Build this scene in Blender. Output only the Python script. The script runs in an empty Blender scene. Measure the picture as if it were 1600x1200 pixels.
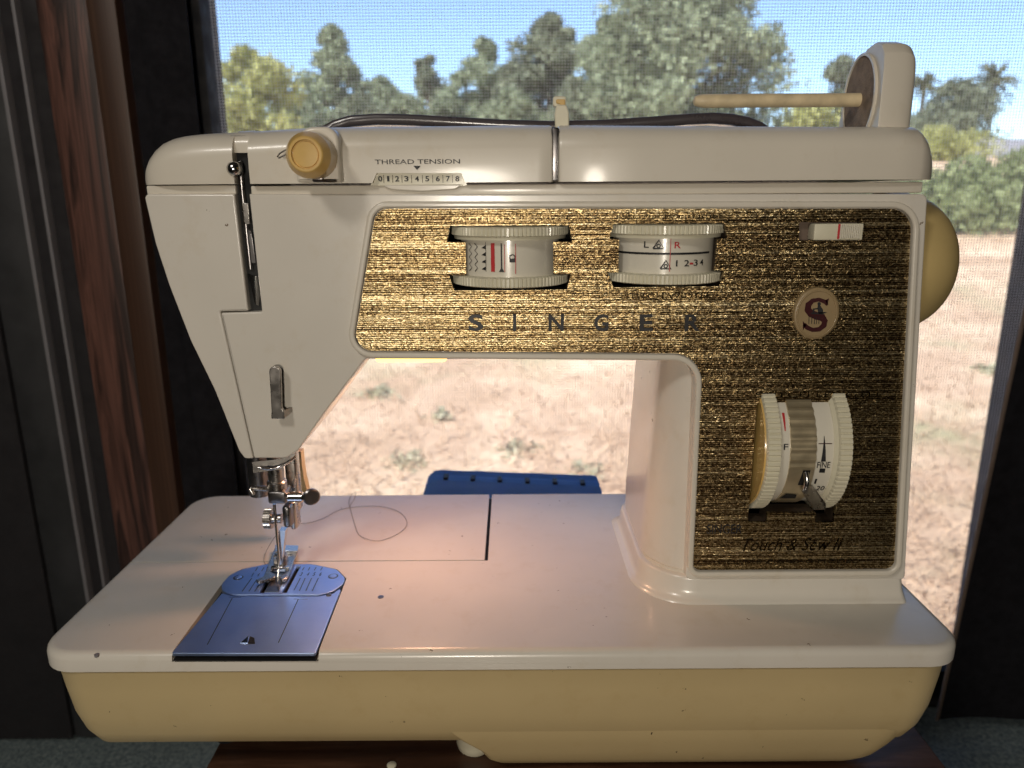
import bpy, bmesh, math, random
from mathutils import Vector, Matrix, noise as mnoise
random.seed(7)
S = bpy.context.scene
COL = S.collection

# ---------------------------------------------------------------- camera
FPX = 1150.0                       # focal length in photo pixels (1600 wide)
PITCH = math.atan2(290.0, FPX)
ROLL = math.radians(0.35)
CAMZ = 0.192                       # height above the machine bed (z = 0)
cp, sp = math.cos(PITCH), math.sin(PITCH)
FW = Vector((0, cp, -sp)); UW = Vector((0, sp, cp)); XW = Vector((1, 0, 0))
RT = XW*math.cos(ROLL) - UW*math.sin(ROLL)
UP = XW*math.sin(ROLL) + UW*math.cos(ROLL)
CAM = Vector((0, 0, CAMZ))
cd = bpy.data.cameras.new('camera'); cam = bpy.data.objects.new('camera', cd); COL.objects.link(cam)
cd.sensor_width = 36; cd.lens = FPX/1600*36; cd.clip_start = 0.01; cd.clip_end = 2000
cam.matrix_world = Matrix(((RT.x, UP.x, -FW.x, CAM.x), (RT.y, UP.y, -FW.y, CAM.y), (RT.z, UP.z, -FW.z, CAM.z), (0, 0, 0, 1)))
cd.dof.use_dof = True; cd.dof.focus_distance = 0.335; cd.dof.aperture_fstop = 11
S.camera = cam

# ---------------------------------------------------------------- sky, sun, lamps, exposure
SUN_EL, SUN_AZ = math.radians(52), math.radians(218)     # azimuth clockwise from +Y: behind the camera, to the left
W = bpy.data.worlds.new('World'); S.world = W; W.use_nodes = True
nt = W.node_tree; bg = nt.nodes['Background']
sky = nt.nodes.new('ShaderNodeTexSky'); sky.sky_type = 'NISHITA'; sky.sun_disc = False
sky.sun_elevation = SUN_EL; sky.sun_rotation = SUN_AZ; sky.air_density = .8; sky.dust_density = 0.15; sky.ozone_density = 3.5
nt.links.new(sky.outputs[0], bg.inputs[0]); bg.inputs[1].default_value = 0.125
sd = bpy.data.lights.new('sun', 'SUN'); so = bpy.data.objects.new('sun', sd); COL.objects.link(so)
sd.energy = 3.9; sd.angle = math.radians(0.5); sd.color = (1, .95, .87)
sdir = Vector((math.sin(SUN_AZ)*math.cos(SUN_EL), math.cos(SUN_AZ)*math.cos(SUN_EL), math.sin(SUN_EL)))
so.rotation_euler = sdir.to_track_quat('Z', 'Y').to_euler()
def area(name, loc, target, size, watts, col):
    d = bpy.data.lights.new(name, 'AREA'); o = bpy.data.objects.new(name, d); COL.objects.link(o)
    d.shape = 'DISK'; d.size = size; d.energy = watts; d.color = col
    o.location = loc; o.rotation_euler = (Vector(loc)-Vector(target)).to_track_quat('Z', 'Y').to_euler()
    return o
area('ceiling_lamp', (-.46, -.42, .86), (0, .33, .1), .18, 1.15, (1, .94, .85))
area('reading_lamp', (-.06, -.62, .17), (0, .33, .1), .12, 1.15, (1, .90, .76))
S.view_settings.view_transform = 'Standard'; S.view_settings.look = 'None'
S.view_settings.exposure = 1.45; S.view_settings.gamma = 1
try: S.view_settings.use_curve_mapping = False
except Exception: pass
S.cycles.use_denoising = True
S.cycles.max_bounces = 8; S.cycles.diffuse_bounces = 4; S.cycles.glossy_bounces = 4
S.cycles.sample_clamp_indirect = 6; S.cycles.caustics_reflective = False; S.cycles.caustics_refractive = False

# ---------------------------------------------------------------- pixel -> place
def ray(u, v):
    return FW + RT*((u-800)/FPX) + UP*((600-v)/FPX)
def P(u, v, Y):                    # on the vertical plane y = Y
    d = ray(u, v); t = (Y-CAM.y)/d.y; return CAM + d*t
def G(u, v, z=0.0):                # on the level plane at height z
    d = ray(u, v); t = (z-CAM.z)/d.z; return CAM + d*t
YF = 0.325                         # front face of the machine's arm
def F(u, v, Y=YF):
    p = P(u, v, Y); return (p.x, p.z)
def B(u, v, z=0.0):
    p = G(u, v, z); return (p.x, p.y)

# ---------------------------------------------------------------- materials
def lin(r, g, b):
    f = lambda c: (c/255/12.92 if c/255 <= .04045 else ((c/255+.055)/1.055)**2.4)
    return (f(r), f(g), f(b), 1)
def c4(c): return (c[0], c[1], c[2], 1)
class NT:
    def __init__(s, name):
        s.m = bpy.data.materials.new(name); s.m.use_nodes = True; s.t = s.m.node_tree
        s.b = s.t.nodes['Principled BSDF']; s.co = s.n('ShaderNodeTexCoord').outputs['Object']
    def n(s, typ, **kw):
        x = s.t.nodes.new(typ)
        for k, v in kw.items(): setattr(x, k, v)
        return x
    def l(s, a, b): s.t.links.new(a, b)
    def mapping(s, sc):
        m = s.n('ShaderNodeMapping'); m.inputs['Scale'].default_value = sc; s.l(s.co, m.inputs[0]); return m.outputs[0]
    def noise(s, scale, detail=3, rough=.55, vec=None, dist=0):
        x = s.n('ShaderNodeTexNoise'); x.inputs['Scale'].default_value = scale; x.inputs['Detail'].default_value = detail
        x.inputs['Roughness'].default_value = rough; x.inputs['Distortion'].default_value = dist
        s.l(vec if vec is not None else s.co, x.inputs['Vector']); return x.outputs[0]
    def ramp(s, fac, stops):
        r = s.n('ShaderNodeValToRGB'); e = r.color_ramp.elements
        e[0].position, e[0].color = stops[0][0], c4(stops[0][1]); e[1].position, e[1].color = stops[-1][0], c4(stops[-1][1])
        for p, c in stops[1:-1]:
            q = e.new(p); q.color = c4(c)
        s.l(fac, r.inputs[0]); return r.outputs[0]
    def mix(s, fac, a, b, mode='MIX'):
        x = s.n('ShaderNodeMix', data_type='RGBA', blend_type=mode)
        for i, val in ((0, fac), (6, a), (7, b)):
            if hasattr(val, 'links') or hasattr(val, 'is_linked'): s.l(val, x.inputs[i])
            else: x.inputs[i].default_value = val if i == 0 else c4(val)
        return x.outputs[2]
    def math(s, op, a, b=0.0):
        x = s.n('ShaderNodeMath', operation=op)
        for i, val in enumerate((a, b)):
            if hasattr(val, 'is_linked'): s.l(val, x.inputs[i])
            else: x.inputs[i].default_value = val
        return x.outputs[0]
    def bump(s, h, strength=.3, dist=.001):
        x = s.n('ShaderNodeBump'); x.inputs['Strength'].default_value = strength; x.inputs['Distance'].default_value = dist
        s.l(h, x.inputs['Height']); s.l(x.outputs[0], s.b.inputs['Normal'])
    def set(s, **kw):
        for k, v in kw.items(): s.b.inputs[k.replace('_', ' ')].default_value = v
def plain(name, col, rough=.5, metal=0, var=.06, vscale=40, coat=0, bump=0, bscale=400, emit=None, spec=.5):
    n = NT(name); n.set(Roughness=rough, Metallic=metal, Coat_Weight=coat); n.b.inputs['Specular IOR Level'].default_value = spec
    if coat: n.set(Coat_Roughness=.08)
    a = [max(0, c*(1-var)) for c in col[:3]]; b = [min(1, c*(1+var)) for c in col[:3]]
    n.l(n.ramp(n.noise(vscale, 4), [(.3, a), (.7, b)]), n.b.inputs['Base Color'])
    if rough > .1: n.l(n.ramp(n.noise(vscale*1.7, 3), [(.3, [rough*.85]*3), (.7, [min(1, rough*1.2)]*3)]), n.b.inputs['Roughness'])
    if bump: n.bump(n.noise(bscale, 3), bump, .0006)
    if emit: n.b.inputs['Emission Color'].default_value = c4(emit[0]); n.b.inputs['Emission Strength'].default_value = emit[1]
    return n.m
def painted(name, col, rough, chips=.0, coat=.25, spot=None):
    n = NT(name); n.set(Roughness=rough, Coat_Weight=coat, Coat_Roughness=.12)
    base = n.ramp(n.noise(14, 4), [(.3, [c*.94 for c in col]), (.7, [min(1, c*1.03) for c in col])])
    smear = n.noise(60, 5, .7)
    base = n.mix(n.ramp(smear, [(.54, (0, 0, 0)), (.78, (.34,)*3)]), base, [col[0]*.80, col[1]*.72, col[2]*.58])
    if chips:
        v = n.n('ShaderNodeTexVoronoi'); v.inputs['Scale'].default_value = 150
        n.l(n.n('ShaderNodeVectorMath', operation='ADD').outputs[0], v.inputs['Vector'])
        va = v.inputs['Vector'].links[0].from_node; n.l(n.co, va.inputs[0])
        nz = n.n('ShaderNodeTexNoise'); nz.inputs['Scale'].default_value = 900; n.l(n.co, nz.inputs['Vector'])
        sc = n.n('ShaderNodeVectorMath', operation='SCALE'); sc.inputs['Scale'].default_value = .004
        n.l(nz.outputs[1], sc.inputs[0]); n.l(sc.outputs[0], va.inputs[1])
        near = n.math('LESS_THAN', v.outputs['Distance'], chips)
        sep = n.n('ShaderNodeSeparateColor'); n.l(v.outputs['Color'], sep.inputs[0])
        some = n.math('GREATER_THAN', sep.outputs[0], .70)
        clus = n.math('GREATER_THAN', n.noise(18, 2), .52)
        base = n.mix(n.math('MULTIPLY', n.math('MULTIPLY', near, some), clus), base, spot or (.12, .075, .04))
    n.l(base, n.b.inputs['Base Color'])
    n.bump(n.noise(260, 2), .05, .0004)
    return n.m
M = {}
M['white'] = painted('cream_white_paint', (.67, .63, .56), .27, .085)
M['white2'] = painted('cream_white_plastic', (.67, .62, .53), .36, 0)
M['tan'] = painted('tan_plastic', (.58, .455, .24), .46, .08, .1, (.03, .02, .012))
M['tan_wheel'] = plain('tan_wheel', (.56, .42, .18), .42, 0, .06, 40, .1)
M['tan_knob'] = plain('ochre_plastic', (.60, .39, .12), .30, 0, .1, 60, .3)
M['ivory'] = plain('ivory_plastic', (.66, .62, .47), .38, 0, .05, 60, .15)
M['ivory_print'] = plain('ivory_drum', (.70, .66, .56), .22, 0, .03, 60, .6)
M['black'] = plain('black_gap', (.006, .006, .006), .7, 0, .2)
M['ink'] = plain('black_ink', (.012, .012, .014), .5, 0, .1)
M['red'] = plain('red_ink', (.50, .03, .035), .45, 0, .1)
M['darkred'] = plain('dark_red_ink', (.045, .006, .008), .35, 0, .15)
M['chrome'] = plain('chrome', (.62, .61, .60), .16, 1, .06, 90)
M['steel'] = plain('worn_steel', (.50, .47, .44), .28, 1, .12, 120)
M['dark_steel'] = plain('dark_steel', (.22, .21, .21), .30, 1, .15, 120)
M['handle'] = plain('dark_handle', (.06, .05, .055), .28, 0, .1, 50, .4)
M['felt'] = plain('brown_felt', (.25, .19, .14), .95, 0, .35, 160, 0, .8, 1500)
M['bone'] = plain('aged_ivory_pin', (.66, .54, .34), .45, 0, .18, 120)
M['thread'] = plain('grey_thread', (.16, .14, .13), .8)
M['amber'] = plain('amber_lamp', (.9, .5, .12), .4, 0, .05, 40, 0, 0, 1, ((1, .50, .13), 1.6))
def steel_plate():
    n = NT('brushed_steel_sky_tint'); n.set(Metallic=1.0)
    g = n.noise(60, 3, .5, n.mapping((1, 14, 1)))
    n.l(n.ramp(n.noise(35, 5, .65), [(.3, (.42, .57, .92)), (.7, (.52, .67, .99))]), n.b.inputs['Base Color'])  # blue of the reflected sky put into the neutral steel's base colour
    n.l(n.ramp(n.noise(45, 5, .7), [(.3, (.38,)*3), (.75, (.46,)*3)]), n.b.inputs['Roughness'])
    n.bump(g, .04, .0004); return n.m
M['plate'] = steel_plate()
def gold():
    n = NT('ribbed_gold_foil'); n.set(Metallic=1.0, Roughness=.30)
    sep = n.n('ShaderNodeSeparateXYZ'); n.l(n.co, sep.inputs[0])
    wob = n.noise(30, 2, .5, n.mapping((.6, 1, 6)))
    z = n.math('ADD', sep.outputs[2], n.math('MULTIPLY', wob, .0012))
    rows = n.math('SINE', n.math('MULTIPLY', z, 2*math.pi/.00098))
    grain = n.noise(1, 2, .6, n.mapping((1500, 1, 1900)))
    fine = n.noise(1, 1, .6, n.mapping((700, 1, 1300)))
    coarse = n.noise(1, 3, .65, n.mapping((4, 1, 760)))
    h = n.math('ADD', n.math('MULTIPLY', rows, .10), n.math('ADD', n.math('ADD', n.math('MULTIPLY', grain, .8), n.math('MULTIPLY', fine, .45)), n.math('MULTIPLY', coarse, .95)))
    hh = n.n('ShaderNodeMapRange'); n.l(h, hh.inputs[0]); hh.inputs[1].default_value = .68; hh.inputs[2].default_value = 1.5
    n.l(n.ramp(hh.outputs[0], [(.24, (.030, .018, .010)), (.46, (.17, .11, .05)), (.62, (.52, .38, .18)), (.85, (.90, .76, .48))]), n.b.inputs['Base Color'])
    vo = n.n('ShaderNodeTexVoronoi'); vo.inputs['Scale'].default_value = 1.0; n.l(n.mapping((900, 1, 2300)), vo.inputs['Vector'])
    sub = n.n('ShaderNodeVectorMath', operation='SUBTRACT'); sub.inputs[1].default_value = (.5, .5, .5); n.l(vo.outputs['Color'], sub.inputs[0])
    scl = n.n('ShaderNodeVectorMath', operation='SCALE'); scl.inputs['Scale'].default_value = .20; n.l(sub.outputs[0], scl.inputs[0])
    geo = n.n('ShaderNodeNewGeometry'); add = n.n('ShaderNodeVectorMath', operation='ADD'); n.l(geo.outputs['Normal'], add.inputs[0]); n.l(scl.outputs[0], add.inputs[1])
    nrm = n.n('ShaderNodeVectorMath', operation='NORMALIZE'); n.l(add.outputs[0], nrm.inputs[0])
    n.bump(h, .5, .0004); n.l(nrm.outputs[0], [x for x in n.t.nodes if x.type == 'BUMP'][0].inputs['Normal']); return n.m
M['gold'] = gold()
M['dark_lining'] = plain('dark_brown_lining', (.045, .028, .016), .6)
M['gold_rib'] = plain('pale_gold_ribs', (.62, .52, .34), .34, .75, .12, 90)
def wood(name, a, b, c, sc=(26, 1, 2.0), rough=.45):
    n = NT(name); n.set(Roughness=rough)
    w = n.noise(1.0, 5, .62, n.mapping(sc), 1.6)
    fine = n.noise(1.0, 3, .6, n.mapping((sc[0]*14, sc[1]*14 if sc[1] > 1 else 1, sc[2]*3)))
    col = n.ramp(w, [(.30, a), (.48, b), (.56, a), (.68, c)])
    n.l(n.mix(n.ramp(fine, [(.35, (.0,)*3), (.7, (.55,)*3)]), col, [x*.5 for x in a]), n.b.inputs['Base Color'])
    n.bump(fine, .15, .0004); return n.m
M['wood_wall'] = wood('dark_wood_grain', (.032, .017, .014), (.18, .083, .062), (.085, .042, .032), (34, 1, 2.4))
M['wood_edge'] = wood('brown_wood_edge', (.060, .028, .016), (.085, .042, .024), (.07, .034, .02), (60, 1, .8))
M['wood_table'] = wood('walnut_table', (.070, .032, .018), (.12, .058, .034), (.045, .022, .014), (5, 45, 5), .38)
M['dark_board'] = plain('dark_grey_board', (.030, .030, .032), .6, 0, .3, 30)
M['trim'] = plain('grey_trim', (.20, .19, .20), .5)
M['dark_wall'] = plain('near_black_wall', (.016, .014, .016), .8, 0, .2, 30)
M['curtain'] = plain('black_curtain', (.010, .0095, .012), .95, 0, .3, 90, 0, .4, 900, None, .2)
M['hem'] = plain('brown_hem', (.14, .10, .075), .85)
M['frame'] = plain('dark_frame', (.008, .008, .011), .7)
M['room'] = plain('room_wall', (.10, .085, .07), .85)
M['wire'] = plain('screen_wire', (.50, .50, .52), .55, 0, .1)
def carpet():
    n = NT('blue_grey_carpet'); n.set(Roughness=1.0)
    n.l(n.ramp(n.noise(260, 5, .75), [(.32, (.10, .14, .155)), (.5, (.26, .33, .345)), (.7, (.48, .55, .56))]), n.b.inputs['Base Color'])
    n.bump(n.noise(420, 4, .7), 1.0, .004); return n.m
M['carpet'] = carpet()
M['blue'] = plain('blue_plastic', (.085, .27, .78), .25, 0, .12, 60, .4)
def soil():
    n = NT('dry_grass_ground'); n.set(Roughness=1.0); n.b.inputs['Specular IOR Level'].default_value = .1
    a = n.ramp(n.noise(1.0, 6, .60), [(.30, (.40, .275, .180)), (.46, (.53, .38, .265)), (.56, (.62, .47, .335)), (.70, (.72, .59, .43))])
    g = n.ramp(n.noise(.55, 4, .6), [(.55, (0, 0, 0)), (.68, (.75,)*3)])
    a = n.mix(g, a, (.33, .33, .19))
    f = n.ramp(n.noise(16, 5, .7), [(.3, (.80,)*3), (.7, (1.0,)*3)])
    n.l(n.mix(1.0, a, f, 'MULTIPLY'), n.b.inputs['Base Color']); return n.m
M['soil'] = soil()
M['road'] = plain('pale_road', (.24, .235, .25), .9, 0, .12, 1.2)
def leafmat(name, a, b, sc=.9, tf=.3):
    n = NT(name); n.set(Roughness=.6); n.b.inputs['Specular IOR Level'].default_value = .25
    col = n.ramp(n.noise(sc, 4, .7), [(.3, a), (.7, b)])
    n.l(col, n.b.inputs['Base Color'])
    tr = n.n('ShaderNodeBsdfTranslucent'); n.l(col, tr.inputs[0])
    mx = n.n('ShaderNodeMixShader'); mx.inputs[0].default_value = tf
    out = [x for x in n.t.nodes if x.type == 'OUTPUT_MATERIAL'][0]
    n.l(n.b.outputs[0], mx.inputs[1]); n.l(tr.outputs[0], mx.inputs[2]); n.l(mx.outputs[0], out.inputs[0]); return n.m
M['blue_clear'] = leafmat('blue_translucent_plastic', (.11, .34, .90), (.15, .42, .98), 30, .22)
M['leaf_yellow'] = leafmat('yellow_green_leaves', (.27, .29, .10), (.50, .50, .22))
M['leaf_grey'] = leafmat('grey_green_leaves', (.17, .205, .13), (.37, .42, .27), .5)
M['leaf_dark'] = leafmat('dark_green_leaves', (.13, .155, .11), (.29, .32, .21), .6)
M['leaf_palm'] = leafmat('palm_leaves', (.12, .135, .09), (.25, .26, .15), .6)
M['leaf_shrub'] = leafmat('shrub_leaves', (.17, .21, .09), (.36, .40, .21), 1.4)
M['leaf_weed'] = leafmat('weed_leaves', (.46, .46, .31), (.58, .54, .39), 4)
M['straw'] = leafmat('straw', (.54, .385, .26), (.70, .545, .39), 3)
M['bark'] = plain('bark', (.10, .075, .055), .95, 0, .35, 6)

# ---------------------------------------------------------------- mesh helpers
def finish(name, me, mat, parent=None, sharp=35, smooth=True):
    o = bpy.data.objects.new(name, me); COL.objects.link(o)
    if mat is not None:
        me.materials.clear(); me.materials.append(M[mat])
    if smooth and len(me.polygons):
        me.polygons.foreach_set('use_smooth', [True]*len(me.polygons))
        me.set_sharp_from_angle(angle=math.radians(sharp))
    if parent is not None:
        o.parent = parent
        root = parent if parent.type == 'EMPTY' else parent.parent
        if root is not None and parent.type == 'EMPTY': o.matrix_parent_inverse = Matrix.Translation(-parent.location)
    me.update(); return o
def raw(name, vs, fs, mat, parent=None, sharp=35, smooth=True):
    me = bpy.data.meshes.new(name); me.from_pydata([tuple(v) for v in vs], [], fs); me.validate()
    bm = bmesh.new(); bm.from_mesh(me); bmesh.ops.recalc_face_normals(bm, faces=bm.faces); bm.to_mesh(me); bm.free()
    return finish(name, me, mat, parent, sharp, smooth)
def frombm(name, bm, mat, parent=None, sharp=35, smooth=True):
    me = bpy.data.meshes.new(name); bmesh.ops.recalc_face_normals(bm, faces=bm.faces); bm.to_mesh(me); bm.free()
    return finish(name, me, mat, parent, sharp, smooth)
def empty(name, loc, label=None, cat=None, group=None):
    o = bpy.data.objects.new(name, None); COL.objects.link(o); o.location = loc; o.empty_display_size = .02
    tag(o, label, cat, group); return o
def tag(o, label=None, cat=None, group=None, kind=None):
    if label: o['label'] = label
    if cat: o['category'] = cat
    if group: o['group'] = group
    if kind: o['kind'] = kind
    return o
def box(name, x0, x1, y0, y1, z0, z1, mat, parent=None, bev=0, seg=3):
    bm = bmesh.new(); bmesh.ops.create_cube(bm, size=1)
    for v in bm.verts: v.co = Vector(((x0+x1)/2+v.co.x*(x1-x0), (y0+y1)/2+v.co.y*(y1-y0), (z0+z1)/2+v.co.z*(z1-z0)))
    if bev: bmesh.ops.bevel(bm, geom=bm.edges[:], offset=bev, segments=seg, affect='EDGES', profile=.5)
    return frombm(name, bm, mat, parent)
def rounded(pts, r=0, n=7, lim=.49):
    """round the corners of a 2-D polygon; r one number or one per corner"""
    out = []; N = len(pts)
    for i in range(N):
        p = Vector(pts[i]); a = Vector(pts[i-1]); b = Vector(pts[(i+1) % N]); rr = r[i] if isinstance(r, (list, tuple)) else r
        if rr <= 0: out.append(tuple(p)); continue
        da, db = (a-p), (b-p); la, lb = da.length, db.length; da.normalize(); db.normalize()
        ang = math.acos(max(-1, min(1, da.dot(db)))); t = min(rr/math.tan(ang/2), la*lim, lb*lim); rr = t*math.tan(ang/2)
        c = p+(da+db).normalized()*(rr/math.sin(ang/2)); s = p+da*t; e = p+db*t
        a0 = math.atan2(s.y-c.y, s.x-c.x); a1 = math.atan2(e.y-c.y, e.x-c.x); d = (a1-a0+math.pi) % (2*math.pi)-math.pi
        for k in range(n+1):
            q = a0+d*k/n; out.append((c.x+rr*math.cos(q), c.y+rr*math.sin(q)))
    return out
def offset(pts, d):
    """move a closed outline outwards by d"""
    N = len(pts); ar = sum(pts[i][0]*pts[(i+1) % N][1]-pts[(i+1) % N][0]*pts[i][1] for i in range(N)); sg = 1 if ar > 0 else -1
    out = []
    for i in range(N):
        p = Vector(pts[i]); e1 = (p-Vector(pts[i-1])); e2 = (Vector(pts[(i+1) % N])-p)
        if e1.length < 1e-9: e1 = e2
        if e2.length < 1e-9: e2 = e1
        e1.normalize(); e2.normalize(); n1 = Vector((e1.y, -e1.x))*sg; n2 = Vector((e2.y, -e2.x))*sg
        m = (n1+n2); m = m.normalized() if m.length > 1e-6 else n1
        out.append(tuple(p+m*(d/max(.4, m.dot(n1)))))
    return out
def curve_mesh(loops, half, bev=0, bres=2, keep=True):
    cu = bpy.data.curves.new('tmp', 'CURVE'); cu.dimensions = '2D'; cu.fill_mode = 'BOTH'
    cu.extrude = max(0, half-bev); cu.bevel_depth = bev; cu.bevel_resolution = bres
    if bev and keep: cu.offset = -bev
    for L in loops:
        s = cu.splines.new('POLY'); s.points.add(len(L)-1)
        for q, p in zip(s.points, L): q.co = (p[0], p[1], 0, 1)
        s.use_cyclic_u = True
    o = bpy.data.objects.new('tmp', cu); me = bpy.data.meshes.new_from_object(o)
    bpy.data.objects.remove(o); bpy.data.curves.remove(cu); return me
def front(name, loops, y0, y1, mat, parent=None, bev=0, sharp=35, bres=2):
    """outlines in (x, z), made a solid from y0 (near) to y1 (far)"""
    me = curve_mesh(loops, (y1-y0)/2, bev, bres); yc = (y0+y1)/2
    me.transform(Matrix(((1, 0, 0, 0), (0, 0, -1, yc), (0, 1, 0, 0), (0, 0, 0, 1))))
    return finish(name, me, mat, parent, sharp)
def flat(name, loops, z0, z1, mat, parent=None, bev=0, sharp=35):
    me = curve_mesh(loops, (z1-z0)/2, bev); me.transform(Matrix.Translation((0, 0, (z0+z1)/2)))
    return finish(name, me, mat, parent, sharp)
def side(name, loops, x0, x1, mat, parent=None, bev=0):
    """outlines in (y, z), solid from x0 to x1"""
    me = curve_mesh(loops, (x1-x0)/2, bev); xc = (x0+x1)/2
    me.transform(Matrix(((0, 0, 1, xc), (1, 0, 0, 0), (0, 1, 0, 0), (0, 0, 0, 1))))
    return finish(name, me, mat, parent)
def AX(axis):
    a = Vector(axis).normalized(); h = Vector((0, 0, 1)) if abs(a.z) < .9 else Vector((1, 0, 0)); e1 = a.cross(h).normalized(); return a, e1, a.cross(e1)
def lathe(name, prof, c, axis, mat, parent=None, seg=40, ribs=None, sharp=35):
    a, e1, e2 = AX(axis); c = Vector(c); vs = []; fs = []
    for (r, h) in prof:
        for k in range(seg):
            rr = r if ribs is None or (r, h) not in ribs else r*(1-.022*(k % 2 if False else (0 if (k//2) % 2 else 1)))
            q = 2*math.pi*k/seg; vs.append(c+a*h+e1*(rr*math.cos(q))+e2*(rr*math.sin(q)))
    for i in range(len(prof)-1):
        for k in range(seg):
            k2 = (k+1) % seg; fs.append((i*seg+k, i*seg+k2, (i+1)*seg+k2, (i+1)*seg+k))
    fs.append(tuple(range(seg))[::-1]); fs.append(tuple((len(prof)-1)*seg+k for k in range(seg)))
    return raw(name, vs, fs, mat, parent, sharp)
def tube(name, pts, r, mat, parent=None, seg=8, cyc=False, sharp=50):
    pts = [Vector(p) for p in pts]; N = len(pts); vs = []; fs = []; e = None
    for i, p in enumerate(pts):
        t = (pts[min(i+1, N-1)]-pts[max(i-1, 0)]).normalized()
        if e is None:
            h = Vector((0, 0, 1)) if abs(t.z) < .9 else Vector((1, 0, 0)); e = t.cross(h).normalized()
        else: e = (e-t*e.dot(t)).normalized()
        f = t.cross(e); rr = r[i] if isinstance(r, (list, tuple)) else r
        for k in range(seg):
            q = 2*math.pi*k/seg; vs.append(p+e*(rr*math.cos(q))+f*(rr*math.sin(q)))
    for i in range(N-1):
        for k in range(seg):
            k2 = (k+1) % seg; fs.append((i*seg+k, i*seg+k2, (i+1)*seg+k2, (i+1)*seg+k))
    fs.append(tuple(range(seg))[::-1]); fs.append(tuple((N-1)*seg+k for k in range(seg)))
    return raw(name, vs, fs, mat, parent, sharp)
def loft(name, rings, mat, parent=None, sharp=40, caps=True):
    n = len(rings[0]); vs = [p for r in rings for p in r]; fs = []
    for i in range(len(rings)-1):
        for k in range(n):
            k2 = (k+1) % n; fs.append((i*n+k, i*n+k2, (i+1)*n+k2, (i+1)*n+k))
    if caps: fs.append(tuple(range(n))[::-1]); fs.append(tuple((len(rings)-1)*n+k for k in range(n)))
    return raw(name, vs, fs, mat, parent, sharp)
def cut(o, cutters):
    for c in cutters:
        m = o.modifiers.new('b', 'BOOLEAN'); m.operation = 'DIFFERENCE'; m.solver = 'EXACT'; m.object = c
    bpy.context.view_layer.update(); dg = bpy.context.evaluated_depsgraph_get()
    me = bpy.data.meshes.new_from_object(o.evaluated_get(dg)); o.modifiers.clear(); old = o.data; o.data = me; bpy.data.meshes.remove(old)
    for c in cutters: bpy.data.objects.remove(c)
    me.polygons.foreach_set('use_smooth', [True]*len(me.polygons)); me.set_sharp_from_angle(angle=math.radians(30))
def text_mesh(s, shear=0, ext=0, fat=0):
    cu = bpy.data.curves.new('t', 'FONT'); cu.body = s; cu.resolution_u = 3; cu.shear = shear; cu.extrude = ext; cu.offset = fat
    o = bpy.data.objects.new('t', cu); me = bpy.data.meshes.new_from_object(o); bpy.data.objects.remove(o); bpy.data.curves.remove(cu); return me
def fit(me, x0, x1, y0, y1):
    xs = [v.co.x for v in me.vertices]; ys = [v.co.y for v in me.vertices]; a, b, c, d = min(xs), max(xs), min(ys), max(ys)
    for v in me.vertices: v.co.x = x0+(v.co.x-a)/max(1e-9, b-a)*(x1-x0); v.co.y = y0+(v.co.y-c)/max(1e-9, d-c)*(y1-y0)
    return me
def text_front(name, s, u0, v0, u1, v1, Y, mat, parent, shear=0, th=.0002, fat=0):
    a = F(u0, v1, Y); b = F(u1, v0, Y); me = fit(text_mesh(s, shear, .01, fat), a[0], b[0], a[1], b[1])
    for v in me.vertices: v.co = Vector((v.co.x, Y-(th if v.co.z > 0 else -th), v.co.y))
    return finish(name, me, mat, parent, smooth=False)
def on_drum(me, c, axis, R, r0=0):
    """wrap a flat (arc length, along axis) mesh onto a drum; axis 'Z' or 'X'; facing the camera (-Y)"""
    for v in me.vertices:
        rr = R+(.00018 if v.co.z >= 0 else .00005)
        if axis == 'Z':
            q = v.co.x/R; v.co = Vector((c[0]+rr*math.sin(q), c[1]-rr*math.cos(q), v.co.y))
        else:
            q = v.co.y/R; v.co = Vector((v.co.x, c[1]-rr*math.cos(q), c[2]+rr*math.sin(q)))
    return me
def strip_mesh(pts, w):
    """flat ribbon along 2-D points"""
    vs = []; fs = []; N = len(pts)
    for i, p in enumerate(pts):
        p = Vector(p); t = (Vector(pts[min(i+1, N-1)])-Vector(pts[max(0, i-1)])).normalized(); n = Vector((-t.y, t.x)); ww = w[i] if isinstance(w, (list, tuple)) else w
        vs += [tuple(p+n*ww/2)+(0,), tuple(p-n*ww/2)+(0,)]
    for i in range(N-1): fs.append((2*i, 2*i+1, 2*i+3, 2*i+2))
    me = bpy.data.meshes.new('strip'); me.from_pydata(vs, [], fs); return me
def dense(a, b, n): return [(a[0]+(b[0]-a[0])*i/n, a[1]+(b[1]-a[1])*i/n) for i in range(n+1)]
def xz(me, Y):
    for v in me.vertices: v.co = Vector((v.co.x, Y-v.co.z, v.co.y))
    return me
def poly_mesh(pts):
    me = bpy.data.meshes.new('p'); me.from_pydata([(p[0], p[1], 0) for p in pts], [], [tuple(range(len(pts)))]); return me
def FP(L, Y=YF): return [F(u, v, Y) for u, v in L]
def BP(L, z=0.0): return [B(u, v, z) for u, v in L]

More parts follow.
